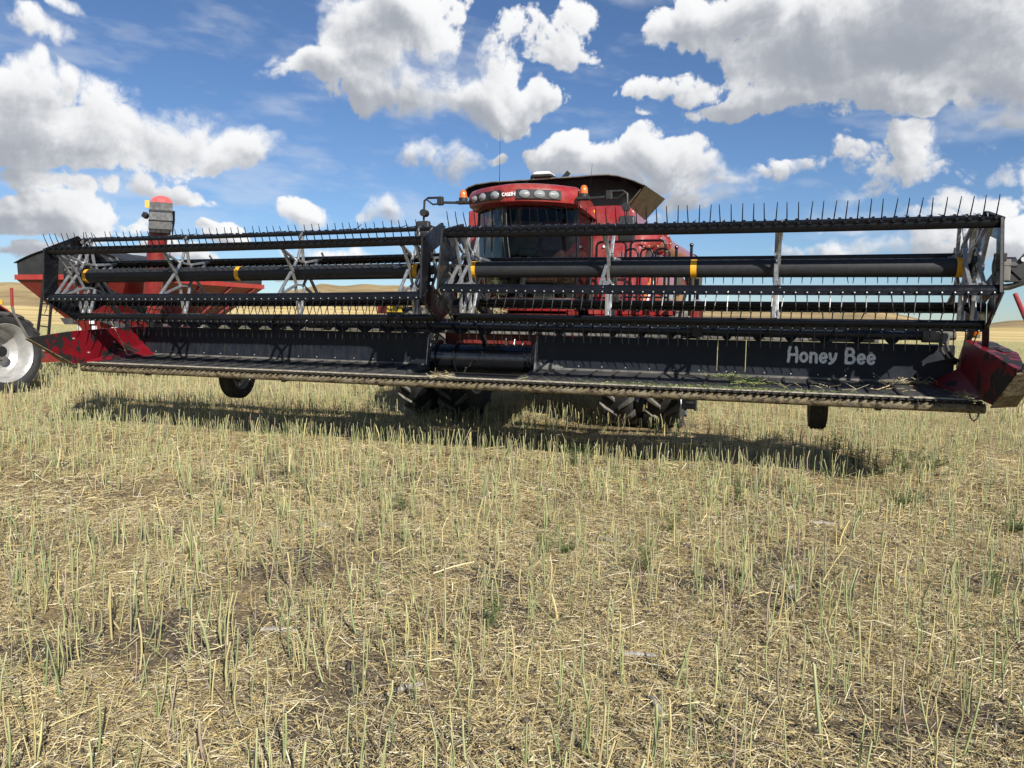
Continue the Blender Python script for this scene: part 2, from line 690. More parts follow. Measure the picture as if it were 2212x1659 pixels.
SEATM = paint('seat_cloth', (0.12, 0.040, 0.034), 0.85, var=0.3)
LIGHTINT = paint('cab_lining', (0.23, 0.20, 0.15), 0.8, var=0.2)
BOLT = paint('zinc_bolt', (0.62, 0.61, 0.57), 0.4, metal=0.5, var=0.2, scale=30)
SPOUT = paint('rubber_spout', (0.055, 0.052, 0.032), 0.7, var=0.3, dust=0.4, dustcol=(0.15, 0.13, 0.09))
FLAP = paint('tank_extension_black', (0.005, 0.0045, 0.0045), 0.6, var=0.3, spec=0.12, dust=0.01, dustcol=(0.10, 0.085, 0.06))
FLAP_BOUNCE = paint('tank_extension_bounce_tint', (0.085, 0.066, 0.035), 0.6, var=0.25, scale=3, dust=0.3)  # light bounced off the field, painted as olive on the right flap
HEAD = paint('spout_grey', (0.045, 0.048, 0.052), 0.6, var=0.2, dust=0.25)
REDTOP = paint('faded_spout_red', (0.52, 0.075, 0.075), 0.5, var=0.1)
DECALW = paint('decal_white', (0.86, 0.86, 0.84), 0.55, var=0.22, scale=30)
DECALG = paint('decal_grey', (0.30, 0.30, 0.31), 0.5, var=0.1)
DECALO = paint('decal_orange', (0.60, 0.20, 0.06), 0.5, var=0.1)
YELDEC = paint('warning_yellow', (0.80, 0.55, 0.02), 0.5, var=0.05)
HOSE = paint('hydraulic_hose', (0.014, 0.013, 0.012), 0.5, var=0.3, dust=0.4)
ROPE = paint('chain_steel', (0.13, 0.115, 0.10), 0.55, metal=0.5, var=0.4)
LAMPBACK = paint('lamp_housing', (0.018, 0.018, 0.019), 0.55)


def lens_mat(name, col, rough=0.25, trans=0.25):
    m, N, b = new_mat(name)
    b.inputs['Base Color'].default_value = (*col, 1)
    b.inputs['Roughness'].default_value = rough
    b.inputs['Transmission Weight'].default_value = trans
    b.inputs['Coat Weight'].default_value = 0.8
    b.inputs['Coat Roughness'].default_value = 0.06
    w = N.node('ShaderNodeTexWave', wave_type='BANDS', bands_direction='X')
    w.inputs['Scale'].default_value = 40
    bn = N.node('ShaderNodeBump')
    bn.inputs['Strength'].default_value = 0.25
    bn.inputs['Distance'].default_value = 0.004
    N.l.new(N.pos(), w.inputs['Vector'])
    N.l.new(w.outputs['Fac'], bn.inputs['Height'])
    N.l.new(bn.outputs[0], b.inputs['Normal'])
    return m


AMBER = lens_mat('amber_lens', (0.78, 0.19, 0.015))
REDLENS = lens_mat('red_lens', (0.17, 0.022, 0.014))
CLEAR = lens_mat('headlamp_glass', (0.30, 0.31, 0.31), 0.18, 0.15)


def glass_mat(name, tintc, refl=1.0):
    m, N, b = new_mat(name)
    N.n.remove(b)
    tr = N.node('ShaderNodeBsdfTransparent')
    tr.inputs['Color'].default_value = (*tintc, 1)
    gl = N.node('ShaderNodeBsdfGlossy')
    gl.inputs['Roughness'].default_value = 0.03
    gl.inputs['Color'].default_value = (0.9, 0.95, 1.0, 1)
    fr = N.node('ShaderNodeFresnel')
    fr.inputs['IOR'].default_value = 1.5
    mx = N.node('ShaderNodeMixShader')
    N.l.new(N.m('MULTIPLY', fr.outputs[0], refl, clamp=True), mx.inputs[0])
    N.l.new(tr.outputs[0], mx.inputs[1])
    N.l.new(gl.outputs[0], mx.inputs[2])
    N.l.new(mx.outputs[0], N.n['Material Output'].inputs['Surface'])
    return m


GLASS = glass_mat('tinted_cab_glass', (0.66, 0.70, 0.68), 0.2)


def worn_red():
    """red sheet metal with paint rubbed through to dark steel, mostly towards the crop side"""
    m, N, b = new_mat('worn_divider_red')
    P = N.pos()
    x, y, z = N.sep(P)
    n = N.noise(P, 5.2, 7, 0.55)
    n2 = N.noise(P, 26, 5, 0.65)
    k = N.m('ADD', N.m('MULTIPLY', n, 0.85), N.m('MULTIPLY', n2, 0.15))
    k = N.m('ADD', k, N.m('MULTIPLY', N.step(y, 0.45, -0.9), 0.15))
    k = N.m('ADD', k, N.m('MULTIPLY', N.step(x, 1, -1), 0.035))
    worn = N.step(k, 0.585, 0.600)
    red = N.mix(N.step(N.noise(P, 3, 5), 0.3, 0.7), (0.115, 0.003, 0.007), (0.175, 0.005, 0.011))
    dark = N.mix(n2, (0.003, 0.003, 0.003), (0.010, 0.0085, 0.007))
    N.l.new(N.mix(worn, red, dark), b.inputs['Base Color'])
    N.l.new(N.lin(worn, 0, 1, 0.38, 0.7), b.inputs['Roughness'])
    return m


WORN = worn_red()


def mud_mat():
    """cutter bar skid: pale bare steel plastered with dry mud and plant sap"""
    m, N, b = new_mat('muddy_skid')
    P = N.v('MULTIPLY', N.pos(), (1.0, 1.0, 1.6))
    n = N.noise(P, 16, 8, 0.68, dist=0.6)
    n2 = N.noise(P, 60, 5, 0.7)
    w = N.step(N.m('ADD', N.m('MULTIPLY', n, 0.7), N.m('MULTIPLY', n2, 0.3)), 0.44, 0.58)
    c = N.mix(w, (0.175, 0.140, 0.078), (0.026, 0.017, 0.008))
    c = N.mix(N.step(N.noise(P, 5, 4), 0.5, 0.75), c, (0.19, 0.165, 0.115))
    N.l.new(c, b.inputs['Base Color'])
    b.inputs['Roughness'].default_value = 0.8
    bn = N.node('ShaderNodeBump')
    bn.inputs['Strength'].default_value = 0.5
    bn.inputs['Distance'].default_value = 0.01
    N.l.new(n, bn.inputs['Height'])
    N.l.new(bn.outputs[0], b.inputs['Normal'])
    return m


MUD = mud_mat()
LIP = paint('polished_lip', (0.42, 0.38, 0.29), 0.5, metal=0.2, var=0.4, scale=30, dust=0.4)


def backsheet_mat():
    """navy sheet steel, dusty in streaks, paint worn to bare metal by the feeder opening and the lower edge"""
    m, N, b = new_mat('backsheet_navy')
    P = N.pos()
    x, y, z = N.sep(P)
    ax = N.m('ABSOLUTE', x)
    n = N.noise(P, 7, 7, 0.6)
    st = N.noise(N.v('MULTIPLY', P, (1.0, 1.0, 0.10)), 30, 5, 0.6)
    base = N.mix(N.step(n, 0.3, 0.7), (0.0075, 0.0105, 0.0170), (0.012, 0.0160, 0.0235))
    dusty = N.m('MULTIPLY', N.step(st, 0.45, 0.75), N.lin(x, -5.5, 0.0, 0.5, 0.10))
    base = N.mix(dusty, base, (0.060, 0.050, 0.038))
    edge = N.m('ADD', N.m('MULTIPLY', N.step(ax, 1.35, 0.72), 0.34), N.m('MULTIPLY', N.step(z, 1.17, 1.05), 0.34))
    rub = N.step(N.m('ADD', edge, N.m('MULTIPLY', N.noise(P, 9, 6, 0.6), 0.6)), 0.72, 0.76)
    c = N.mix(N.m('MULTIPLY', rub, N.step(ax, 2.6, 1.2)), base, (0.17, 0.165, 0.155))
    N.l.new(c, b.inputs['Base Color'])
    N.l.new(N.lin(n, 0.3, 0.7, 0.42, 0.62), b.inputs['Roughness'])
    b.inputs['Specular IOR Level'].default_value = 0.3
    return m


BACK = backsheet_mat()
DRUM = paint('feed_drum_steel', (0.075, 0.078, 0.085), 0.22, metal=0.9, var=0.12, scale=7, dust=0.0, rvar=0.08)


def attr_mat(name, rough=0.7, trans=0.0):
    m, N, b = new_mat(name)
    a = N.node('ShaderNodeAttribute', attribute_name='tone')
    N.l.new(a.outputs['Color'], b.inputs['Base Color'])
    b.inputs['Roughness'].default_value = rough
    b.inputs['Specular IOR Level'].default_value = 0.3
    return m


STALK = attr_mat('plant_stalk', 0.65)
STRAW = attr_mat('dry_straw', 0.55)

# ---------------------------------------------------------------- ground, fields and hills as one sheet
CREST = [(-180, 0.9), (-120, 1.0), (-80, 1.3), (-58.2, 1.42), (-51.6, 1.67), (-50.2, 1.63), (-43.9, 1.67), (-36.3, 1.32), (-33.9, 1.74), (-32.0, 2.22),
         (-28.6, 2.27), (-25.6, 2.20), (-21.8, 1.91), (-11.6, 1.3), (-4.1, 1.09), (1.4, 1.19), (5.8, 1.17), (7.3, 1.03), (9.9, 0.42), (12.1, 0.18), (13.7, 0.27),
         (15.1, 0.49), (19.6, 0.85), (40, 1.2), (90, 1.0), (180, 0.9)]


def ground_height(x, y):
    """height of the land at a place (arrays)"""
    gx, gy = x - CAM.x, y - CAM.y
    r = np.hypot(gx, gy)
    a = np.degrees(np.arctan2(gx, gy))
    top = np.interp(a, [q[0] for q in CREST], [q[1] for q in CREST])
    far = 640 + 90 * np.sin(np.radians(a * 3.1))
    H = 1.66 + far * np.tan(np.radians(top)) + 0.9 * np.sin(a * 1.7) * np.sin(a * 0.6 + 1)
    t = np.clip((r - 230) / (far - 230), 0, 1)
    t = t * t * (3 - 2 * t)
    z = t * H + np.clip((r - 60) / 250, 0, 1) * 0.6 * (1 - t)
    z = z - np.clip((r - far) / 3000, 0, 1) * 60
    w = np.clip((r - 1.0) / 3, 0, 1) * np.clip(1 - (r - 40) / 60, 0, 1)
    z = z + w * 0.012 * (np.sin(x * 2.3 + 0.7 * y) + np.sin(y * 3.1 - 0.4 * x + 1))
    return z


nr, na = 230, 900
rr = np.concatenate([[0.05], np.geomspace(0.4, 5200, nr - 1)])
aa = np.linspace(-180, 180, na, endpoint=False)
RR, AA = np.meshgrid(rr, np.radians(aa), indexing='ij')
gxv, gyv = CAM.x + RR * np.sin(AA), CAM.y + RR * np.cos(AA)
gzv = ground_height(gxv, gyv)
co = np.stack([gxv, gyv, gzv], -1).reshape(-1, 3)
i0 = (np.arange(nr - 1)[:, None] * na + np.arange(na)[None]).ravel()
i1 = (np.arange(nr - 1)[:, None] * na + (np.arange(na)[None] + 1) % na).ravel()
quads = np.stack([i0, i1, i1 + na, i0 + na], -1)


def fast_mesh(name, co, faces, tone=None):
    """numpy arrays -> mesh; faces (n, k)"""
    me = bpy.data.meshes.new(name)
    n, k = faces.shape
    me.vertices.add(len(co))
    me.vertices.foreach_set('co', np.ascontiguousarray(co, dtype=np.float32).ravel())
    me.loops.add(n * k)
    me.loops.foreach_set('vertex_index', np.ascontiguousarray(faces, dtype=np.int32).ravel())
    me.polygons.add(n)
    me.polygons.foreach_set('loop_start', np.arange(n, dtype=np.int32) * k)
    me.polygons.foreach_set('loop_total', np.full(n, k, np.int32))
    if tone is not None:
        at = me.color_attributes.new('tone', 'FLOAT_COLOR', 'POINT')
        c = np.ones((len(co), 4), np.float32)
        c[:, :3] = tone
        at.data.foreach_set('color', c.ravel())
    me.update(calc_edges=True)
    return me


def ground_mat():
    m, N, b = new_mat('field_ground')
    P = N.pos()
    flat = N.v('MULTIPLY', P, (1, 1, 0))
    r = N.v('DISTANCE', flat, (CAM.x, CAM.y, 0))
    # near: crumbly dark soil with trodden chaff
    s1 = N.noise(P, 9, 8, 0.65)
    s2 = N.noise(P, 90, 6, 0.7)
    soil = N.mix(N.step(s1, 0.3, 0.7), (0.045, 0.036, 0.029), (0.095, 0.078, 0.062))
    soil = N.mix(N.step(s2, 0.45, 0.65), soil, (0.150, 0.125, 0.097))
    chaff_n = N.noise(N.v('MULTIPLY', P, (1.0, 2.4, 1)), 42, 6, 0.72)
    cover = N.noise(P, 1.3, 4, 0.6)
    chaff = N.mix(N.noise(P, 160, 3, 0.6), (0.20, 0.140, 0.065), (0.42, 0.320, 0.160))
    amount = N.m('ADD', N.m('MULTIPLY', chaff_n, 0.55), N.m('MULTIPLY', cover, 0.45))
    amount = N.m('ADD', amount, N.lin(r, 3, 30, -0.02, 0.16))
    near = N.mix(N.step(amount, 0.44, 0.56), soil, chaff)
    # middle: stubble seen edge-on, pale yellow green
    mid_n = N.noise(N.v('MULTIPLY', P, (1, 0.25, 1)), 3.0, 6, 0.7)
    mid = N.mix(mid_n, (0.30, 0.265, 0.115), (0.47, 0.415, 0.190))
    c = N.mix(N.step(r, 16, 46), near, mid)
    # farther: ripe grain stubble, golden, in long strips
    strips = N.noise(N.v('MULTIPLY', P, (0.004, 0.05, 1)), 1.0, 4, 0.6)
    gold = N.mix(N.step(strips, 0.42, 0.58), (0.47, 0.340, 0.130), (0.64, 0.495, 0.230))
    edge = N.m('ADD', r, N.m('MULTIPLY', N.m('SUBTRACT', N.noise(P, 0.02, 3), 0.5), 60))
    c = N.mix(N.step(edge, 70, 125), c, gold)
    # hills: dry pasture with bare and greener hollows
    h1 = N.noise(P, 0.012, 7, 0.62)
    h2 = N.noise(N.v('MULTIPLY', P, (1, 1, 5)), 0.06, 6, 0.65)
    hill = N.mix(N.step(h1, 0.38, 0.62), (0.23, 0.165, 0.080), (0.42, 0.310, 0.150))
    hill = N.mix(N.step(h2, 0.50, 0.72), hill, (0.200, 0.160, 0.085))
    hill = N.mix(N.step(N.noise(P, 0.03, 4), 0.60, 0.75), hill, (0.52, 0.42, 0.24))
    edge2 = N.m('ADD', r, N.m('MULTIPLY', N.m('SUBTRACT', N.noise(P, 0.008, 3), 0.5), 220))
    c = N.mix(N.step(edge2, 330, 350), c, hill)
    N.l.new(c, b.inputs['Base Color'])
    b.inputs['Roughness'].default_value = 0.95
    b.inputs['Specular IOR Level'].default_value = 0.15
    bn = N.node('ShaderNodeBump')
    bn.inputs['Distance'].default_value = 0.05
    N.put(bn.inputs['Strength'], N.lin(r, 4, 40, 0.9, 0.2))
    N.l.new(N.m('ADD', N.m('MULTIPLY', s1, 0.6), N.m('MULTIPLY', s2, 0.25)), bn.inputs['Height'])
    N.l.new(bn.outputs[0], b.inputs['Normal'])
    return m


gme = fast_mesh('ground', co, quads)
ground = place('ground', gme, ground_mat(), smooth=True)
ground['kind'] = 'structure'
ground['label'] = 'harvested field of stubble running out to dry golden hills'

# ==== HEADER
HX = 5.49
header = thing('draper_header', (0, 0.7, 0.0), 'wide black draper header with pick-up reels and red end dividers, in front of the combine', 'harvester header')

# --- cutter bar: round muddy skid, polished lip, knife and guards
mb = MB()
ring = []
for i in range(23):
    x = -HX + 2 * HX * i / 22
    prof = []
    for k in range(13):
        a = math.pi * (0.42 + 1.16 * k / 12)
        prof.append((x, -0.004 + 0.052 * math.cos(a), 0.890 + 0.047 * math.sin(a)))
    prof += [(x, 0.30, 0.846), (x, 0.30, 0.862), (x, 0.05, 0.905), (x, 0.0, 0.934)]
    ring.append(prof)
mb.loft(ring)
cutter = mb.build('cutter_bar', MUD, header, smooth=True)
MB().box((0, 0.055, 0.969), (2 * HX - 0.1, 0.075, 0.012)).build('lip_strip', LIP, cutter)
MB().box((0, -0.015, 0.952), (2 * HX - 0.06, 0.075, 0.010)).build('knife', BLACKD, cutter)
g = MB()
g.loft([[Vector((sx * 0.020, 0.03, 0.930)) + Vector((0, 0, dz)) for sx, dz in ((-1, 0), (1, 0), (1, .030), (-1, .030))],
        [Vector((sx * 0.016, -0.05, 0.937)) + Vector((0, 0, dz)) for sx, dz in ((-1, 0), (1, 0), (1, .032), (-1, .032))],
        [Vector((sx * 0.005, -0.105, 0.950)) + Vector((0, 0, dz)) for sx, dz in ((-1, 0), (1, 0), (1, .010), (-1, .010))]])
GUARD = paint('knife_guard_steel', (0.022, 0.018, 0.013), 0.6, var=0.4, scale=20, dust=0.10)
guard0 = g.build('knife_guard', GUARD, cutter)
NG = 142
for i in range(NG):
    M = Matrix.Translation((-HX + 0.05 + (2 * HX - 0.1) * i / (NG - 1), 0, random.uniform(-0.003, 0.003)))
    if i == 0:
        guard0.matrix_basis = M
    else:
        instance(guard0, cutter, M)

# --- draper decks with their slats
def deck_z(y):
    return 0.966 + (y - 0.09) * 0.075


for side in (-1, 1):
    x0, x1 = 0.76, 5.38
    mb = MB()
    pr = [(0.10, deck_z(0.10)), (0.58, deck_z(0.58) - 0.006), (1.07, deck_z(1.07)), (1.07, deck_z(1.07) - 0.09), (0.10, deck_z(0.10) - 0.06)]
    rings = []
    for x in np.linspace(x0, x1, 12):
        rings.append([(side * x, y, z) for y, z in pr])
    mb.loft(rings)
    # rounded inner roller nose
    deck = mb.build('draper_belt', CANVAS, header, smooth=True)
    MB().cyl((side * 0.765, 0.12, 0.932), (side * 0.765, 1.06, 1.002), 0.046, n=12).build('end_roller', CANVAS, deck, smooth=True)
    s0 = None
    xs = np.arange(0.98, 5.36, 0.272)
    for i, x in enumerate(xs):
        if s0 is None:
            sb = MB().beam((0, 0.115, deck_z(0.115) + 0.006), (0, 1.05, deck_z(1.05) + 0.006), 0.026, 0.016)
            s0 = sb.build('slat', SLAT, deck)
            s0.matrix_basis = Matrix.Translation((side * x, 0, 0))
        else:
            instance(s0, deck, Matrix.Translation((side * (x + random.uniform(-.006, .006)), 0, 0)))
    MB().box((side * 3.07, 1.092, 1.050), (4.62, 0.014, 0.026)).build('rear_seal', GREY, deck)

# --- backsheets (panels with open seams), bolts
def panel(xa, xb, parent=header):
    mb = MB()
    mb.prism([(xa, 1.100, 1.035), (xa, 1.110, 1.455), (xa, 1.150, 1.462), (xa, 1.150, 1.452), (xa, 1.122, 1.445), (xa, 1.112, 1.035)], (xb - xa, 0, 0))
    return mb.build('back_sheet', BACK, parent, bevel=0.0015)


sheets = [panel(-5.46, -3.30), panel(-3.294, -0.775), panel(0.75, 2.955), panel(2.963, 3.276), panel(3.284, 5.44)]
for s, (xa, xb) in zip(sheets, ((-5.4, -3.35), (-3.2, -0.85), (0.85, 2.9), (3.02, 3.22), (3.35, 5.38))):
    mb = MB()
    n = max(2, int((xb - xa) / 0.27))
    for k in range(n):
        x = xa + (xb - xa) * (k + 0.5) / n
        mb.path([(x, 1.101, 1.092), (x, 1.093, 1.092)], 0.007, 6)
    mb.build('bolt_row', BOLT, s)['kind'] = 'stuff'
for sx, xe in ((-1, -0.765), (1, 0.74)):
    MB().prism([(xe, 1.02, 1.03), (xe, 1.10, 1.455), (xe, 1.15, 1.455), (xe, 1.13, 1.03)], (sx * -0.012, 0, 0)).build('edge_plate', GALV, sheets[1] if sx < 0 else sheets[2])
# lettering on the right hand sheet, drawn with rounded brush strokes
def arc(cx, cy, rx, ry, a0, a1, n=14):
    return [(cx + rx * math.cos(rad(a0 + (a1 - a0) * i / n)), cy + ry * math.sin(rad(a0 + (a1 - a0) * i / n))) for i in range(n + 1)]


GLYPHS = {
    'H': ([[(0.06, 0.0), (0.10, 0.35), (0.08, 0.70), (0.14, 1.0)], [(0.60, 0.0), (0.62, 0.35), (0.60, 0.70), (0.54, 1.0)], [(0.09, 0.48), (0.61, 0.50)]], 0.80),
    'o': ([arc(0.27, 0.33, 0.21, 0.29, 0, 360, 22)], 0.66),
    'n': ([[(0.07, 0.0), (0.07, 0.64)], [(0.07, 0.42)] + arc(0.25, 0.42, 0.18, 0.20, 180, 0, 10) + [(0.44, 0.0)]], 0.63),
    'e': ([[(0.06, 0.28), (0.44, 0.36)] + arc(0.26, 0.36, 0.19, 0.26, 0, 180, 10) + arc(0.26, 0.33, 0.20, 0.31, 185, 318, 10)], 0.62),
    'y': ([[(0.05, 0.62), (0.10, 0.30), (0.24, 0.18)], [(0.44, 0.62), (0.38, 0.30), (0.24, 0.05), (0.06, -0.06)]], 0.66),
    ' ': ([], 0.34),
    'B': ([[(0.10, 0.02), (0.10, 1.0)], [(0.10, 1.0), (0.38, 0.99)] + arc(0.36, 0.77, 0.18, 0.22, 75, -90, 9) + [(0.16, 0.54)], [(0.36, 0.55)] + arc(0.38, 0.28, 0.23, 0.26, 80, -90, 10) + [(0.10, 0.02)]], 0.80),
}


def rounded_lettering(parent, x0, y, z0, h):
    hw = 0.098 * h
    x = x0
    for ch in 'Honey Bee':
        strokes, adv = GLYPHS[ch]
        mb = MB()
        d = 0.0
        for st_ in strokes:
            pts = [(x + px * h, z0 + pz * h) for px, pz in st_]
            for i, (a, b_) in enumerate(pts):
                d += 0.000012
                circ = [(a + hw * math.cos(q), y - d, b_ + hw * math.sin(q)) for q in np.linspace(0, 2 * math.pi, 12, endpoint=False)]
                mb.prism(circ, (0, 0.001, 0))
                if i + 1 < len(pts) and pts[i + 1] != pts[i] and math.hypot(pts[i + 1][0] - a, pts[i + 1][1] - b_) > 1e-6:
                    d += 0.000012
                    a2, b2 = pts[i + 1]
                    L_ = math.hypot(a2 - a, b2 - b_)
                    nx_, nz_ = -(b2 - b_) / L_ * hw, (a2 - a) / L_ * hw
                    mb.prism([(a + nx_, y - d, b_ + nz_), (a2 + nx_, y - d, b2 + nz_), (a2 - nx_, y - d, b2 - nz_), (a - nx_, y - d, b_ - nz_)], (0, 0.001, 0))
        if strokes:
            mb.build('letter', DECALW, parent)
        x += adv * h
Mtxt = Matrix.Translation((3.74, 1.0975, 1.235)) @ Matrix.Rotation(rad(90), 4, 'X') @ Matrix.Rotation(0, 4, 'Z')
rounded_lettering(sheets[4], 3.74, 1.0985, 1.232, 0.163)
lettering('trademark', 'TM', 0.03, Matrix.Translation((4.585, 1.0975, 1.345)) @ Matrix.Rotation(rad(90), 4, 'X'), DECALW, sheets[4], depth=0.0012)

# --- rear frame tube and uprights behind the sheets
MB().prism([(-5.42, 1.40, 1.46), (-5.42, 1.40, 1.655), (-5.42, 1.56, 1.655), (-5.42, 1.56, 1.46)], (10.15, 0, 0)).build('rear_beam', GREY, header, bevel=0.01)
MB().box((0, 1.42, 1.00), (10.7, 0.14, 0.14)).build('lower_frame_tube', BLACKD, header, bevel=0.01)
MB().box((0, 0.72, 0.862), (10.6, 0.72, 0.022)).build('belly_pan', BLACKD, header)
MB().box((0.0, 0.95, 0.835), (4.9, 0.55, 0.05)).build('centre_skid_frame', BLACKD, header, bevel=0.01)
for x in (-5.2, -3.3, -0.95, 0.95, 2.1, 4.2, 5.3):
    MB().beam((x, 1.43, 1.0), (x, 1.47, 1.46), 0.07, 0.06, up=(0, 1, 0)).build('upright', BLACKD, header)
for x in (-4.6, -2.4, -1.0, 1.0, 2.4, 4.6):
    MB().beam((x, 0.2, 0.845), (x, 1.36, 0.95), 0.06, 0.08).build('deck_support', BLACKD, header)
MB().box((2.63, 1.385, 1.57), (0.22, 0.03, 0.20)).build('manifold_plate', BLACKD, header, bevel=0.004)
MB().box((2.86, 1.375, 1.60), (0.075, 0.025, 0.10)).build('reflector', WHITE, header, bevel=0.006)

# --- upper cross auger
AY, AZ = 0.93, 1.56
AUGERM = paint('auger_navy', (0.014, 0.018, 0.027), 0.30, var=0.25, spec=0.45, rvar=0.08)
auger = MB().cyl((-5.05, AY, AZ), (5.20, AY, AZ), 0.052, n=18).build('cross_auger', AUGERM, header, smooth=True)


def flighting(xa, xb, hand):
    mb = MB()
    pitch = 0.345
    n = int(abs(xb - xa) / pitch * 20)
    for i in range(n + 1):
        x = xa + (xb - xa) * i / n
        a = hand * 2 * math.pi * (x - xa) / pitch
        c, s = math.cos(a), math.sin(a)
        for r, dxx in ((0.050, -0.003), (0.105, -0.002), (0.105, 0.002), (0.050, 0.003)):
            mb.v.append((x + dxx, AY + r * c, AZ + r * s))
    for i in range(n):
        for k in range(4):
            k2 = (k + 1) % 4
            mb.f.append((4 * i + k, 4 * i + k2, 4 * i + 4 + k2, 4 * i + 4 + k))
    return mb.build('flighting', AUGERM, auger, smooth=True)


flighting(-5.0, -2.52, 1)
flighting(-2.22, 0.22, 1)
flighting(0.62, 2.50, -1)
flighting(2.98, 4.85, -1)
for xa_, xb_, rs_ in ((-2.48, -2.26, 0.066), (2.55, 2.66, 0.066), (2.92, 4.9, 0.0545)):
    MB().cyl((xa_, AY, AZ), (xb_, AY, AZ), rs_, n=16).build('sleeve', AUGERM, auger, smooth=True)
MB().beam((2.74, AY, AZ), (2.74, 1.44, 1.60), 0.05, 0.10).box((2.74, AY, AZ), (0.12, 0.13, 0.13)).build('bearing_bracket', BLACKD, auger, bevel=0.006)
MB().beam((-2.37, AY, AZ), (-2.37, 1.44, 1.60), 0.05, 0.10).box((-2.37, AY, AZ), (0.12, 0.13, 0.13)).build('bearing_bracket', BLACKD, auger, bevel=0.006)
MB().cyl((5.08, AY, AZ), (5.24, AY, AZ), 0.075, n=14).cyl((5.22, AY, AZ), (5.40, AY, AZ + 0.01), 0.05, n=12).box((5.30, AY + 0.03, AZ), (0.07, 0.16, 0.17)).build('drive_motor', GREY, auger, bevel=0.004)
MB().path([(5.25, AY - 0.04, 1.50), (5.27, AY - 0.05, 1.40), (5.33, AY - 0.02, 1.32), (5.42, AY, 1.27)], 0.018, 8).path([(5.30, AY - 0.05, 1.49), (5.33, AY - 0.06, 1.40), (5.38, AY - 0.03, 1.33), (5.44, AY, 1.30)], 0.018, 8).build('motor_hose', HOSE, auger, smooth=True)
MB().box((-5.10, AY, AZ), (0.10, 0.20, 0.20)).cyl((-5.25, AY, AZ), (-5.10, AY, AZ), 0.06, n=12).build('end_bearing', GREY, auger, bevel=0.005)

# --- feed drum in the centre opening
DY, DZ, DR = 1.22, 1.145, 0.185
drum = MB().cyl((-0.70, DY, DZ), (0.70, DY, DZ), DR, n=40).build('feed_drum', DRUM, header, smooth=True)
for x, n in ((-0.64, 1), (-0.36, 1), (0.69, 1)):
    MB().lathe_x([(-0.006, DR - 0.01), (0.006, DR - 0.01), (0.006, DR + 0.045), (-0.006, DR + 0.045)], 40, (x, DY, DZ)).build('drum_flange', DRUM, drum, smooth=True)
mb = MB()
for i in range(21):
    t = i / 20
    a = rad(-60 + 200 * t)
    x = 0.70 - 0.20 * t
    for r in (DR - 0.005, DR + 0.05):
        mb.v.append((x, DY - r * math.cos(a), DZ + r * math.sin(a)))
        mb.v.append((x + 0.006, DY - r * math.cos(a), DZ + r * math.sin(a)))
for i in range(20):
    o = 4 * i
    mb.f += [(o, o + 2, o + 6, o + 4), (o + 1, o + 5, o + 7, o + 3), (o + 2, o + 3, o + 7, o + 6)]
mb.build('drum_flight', DRUM, drum, smooth=True)
for i in range(9):
    a = rad(-45 + 22 * i)
    x = -0.22 + 0.085 * i
    d = Vector((0, -math.cos(a), math.sin(a)))
    c = Vector((x, DY, DZ))
    fb = MB().cyl(c + d * (DR - 0.01), c + d * (DR + 0.085), 0.0075, n=8)
    fb.cyl(c + d * (DR - 0.01), c + d * (DR + 0.014), 0.022, n=10)
    fb.build('feed_finger', GALV if i > 5 else BLACKD, drum, smooth=True)
for x in (-0.12, 0.36):
    MB().sheet(lambda u, v, x=x: ((x + 0.2 * (u - .5), DY - (DR + 0.004) * math.cos(rad(2 + 30 * v)), DZ + (DR + 0.004) * math.sin(rad(2 + 30 * v))), (0, -math.cos(rad(2 + 30 * v)), math.sin(rad(2 + 30 * v)))), 2, 6, 0.006).build('access_cover', DRUM, drum, smooth=True)
MB().box((0, 0.55, 0.955), (1.48, 0.92, 0.02)).build('centre_pan', BLACKD, header)

# --- end dividers
def divider(side, pts):
    pass


# left (far) divider: sheet wall worn to bare steel, hollow box behind it
XL = -5.50
mb = MB()
inner = [(XL, 1.15, 1.465), (XL, -0.12, 1.405), (XL - 0.03, -0.80, 1.322), (XL, -0.16, 0.955), (XL, 1.16, 0.99)]
outer = [(XL - 0.30, 1.15, 1.455), (XL - 0.27, -0.02, 1.385), (XL - 0.06, -0.79, 1.318), (XL - 0.27, -0.08, 0.95), (XL - 0.30, 1.16, 0.99)]
mb.add(inner + outer, [(0, 1, 3, 4), (1, 2, 3), (5, 9, 8, 6), (6, 8, 7), (0, 5, 6, 1), (1, 6, 7, 2), (2, 7, 8, 3), (3, 8, 9, 4), (4, 9, 5, 0)])
divL = mb.build('end_divider', WORN, header, bevel=0.004, label='red left end divider with paint worn off its pointed nose')
MB().prism([(XL + 0.002, 1.12, 1.20), (XL + 0.24, 1.10, 1.045), (XL + 0.03, -0.02, 0.975)], (0, 0.006, -0.012)).build('ramp_plate', WORN, divL)
MB().path([(XL - 0.045, -0.62, 1.30), (XL - 0.045, -0.79, 1.325), (XL - 0.05, -0.84, 1.42), (XL - 0.05, -0.90, 1.52), (XL - 0.05, -0.965, 1.63), (XL - 0.05, -0.985, 1.72)], [0.016] * 6, 8).build('divider_rod', GREY, divL, smooth=True)
MB().path([(XL - 0.05, -0.985, 1.72), (XL - 0.05, -0.985, 1.95)], 0.018, 10).build('rod_tip', RED, divL, smooth=True)
MB().beam((XL - 0.02, -0.13, 0.935), (XL - 0.045, -0.80, 1.305), 0.07, 0.012, up=(0, 0.5, 1)).build('nose_skid', MUD, divL)
for yy, zz in ((0.55, 1.24), (-0.14, 1.30), (0.1, 1.1), (0.98, 1.40), (1.05, 1.15)):
    MB().cyl((XL - 0.005, yy, zz), (XL + 0.014, yy, zz), 0.011, n=8).build('divider_bolt', BOLT, divL)

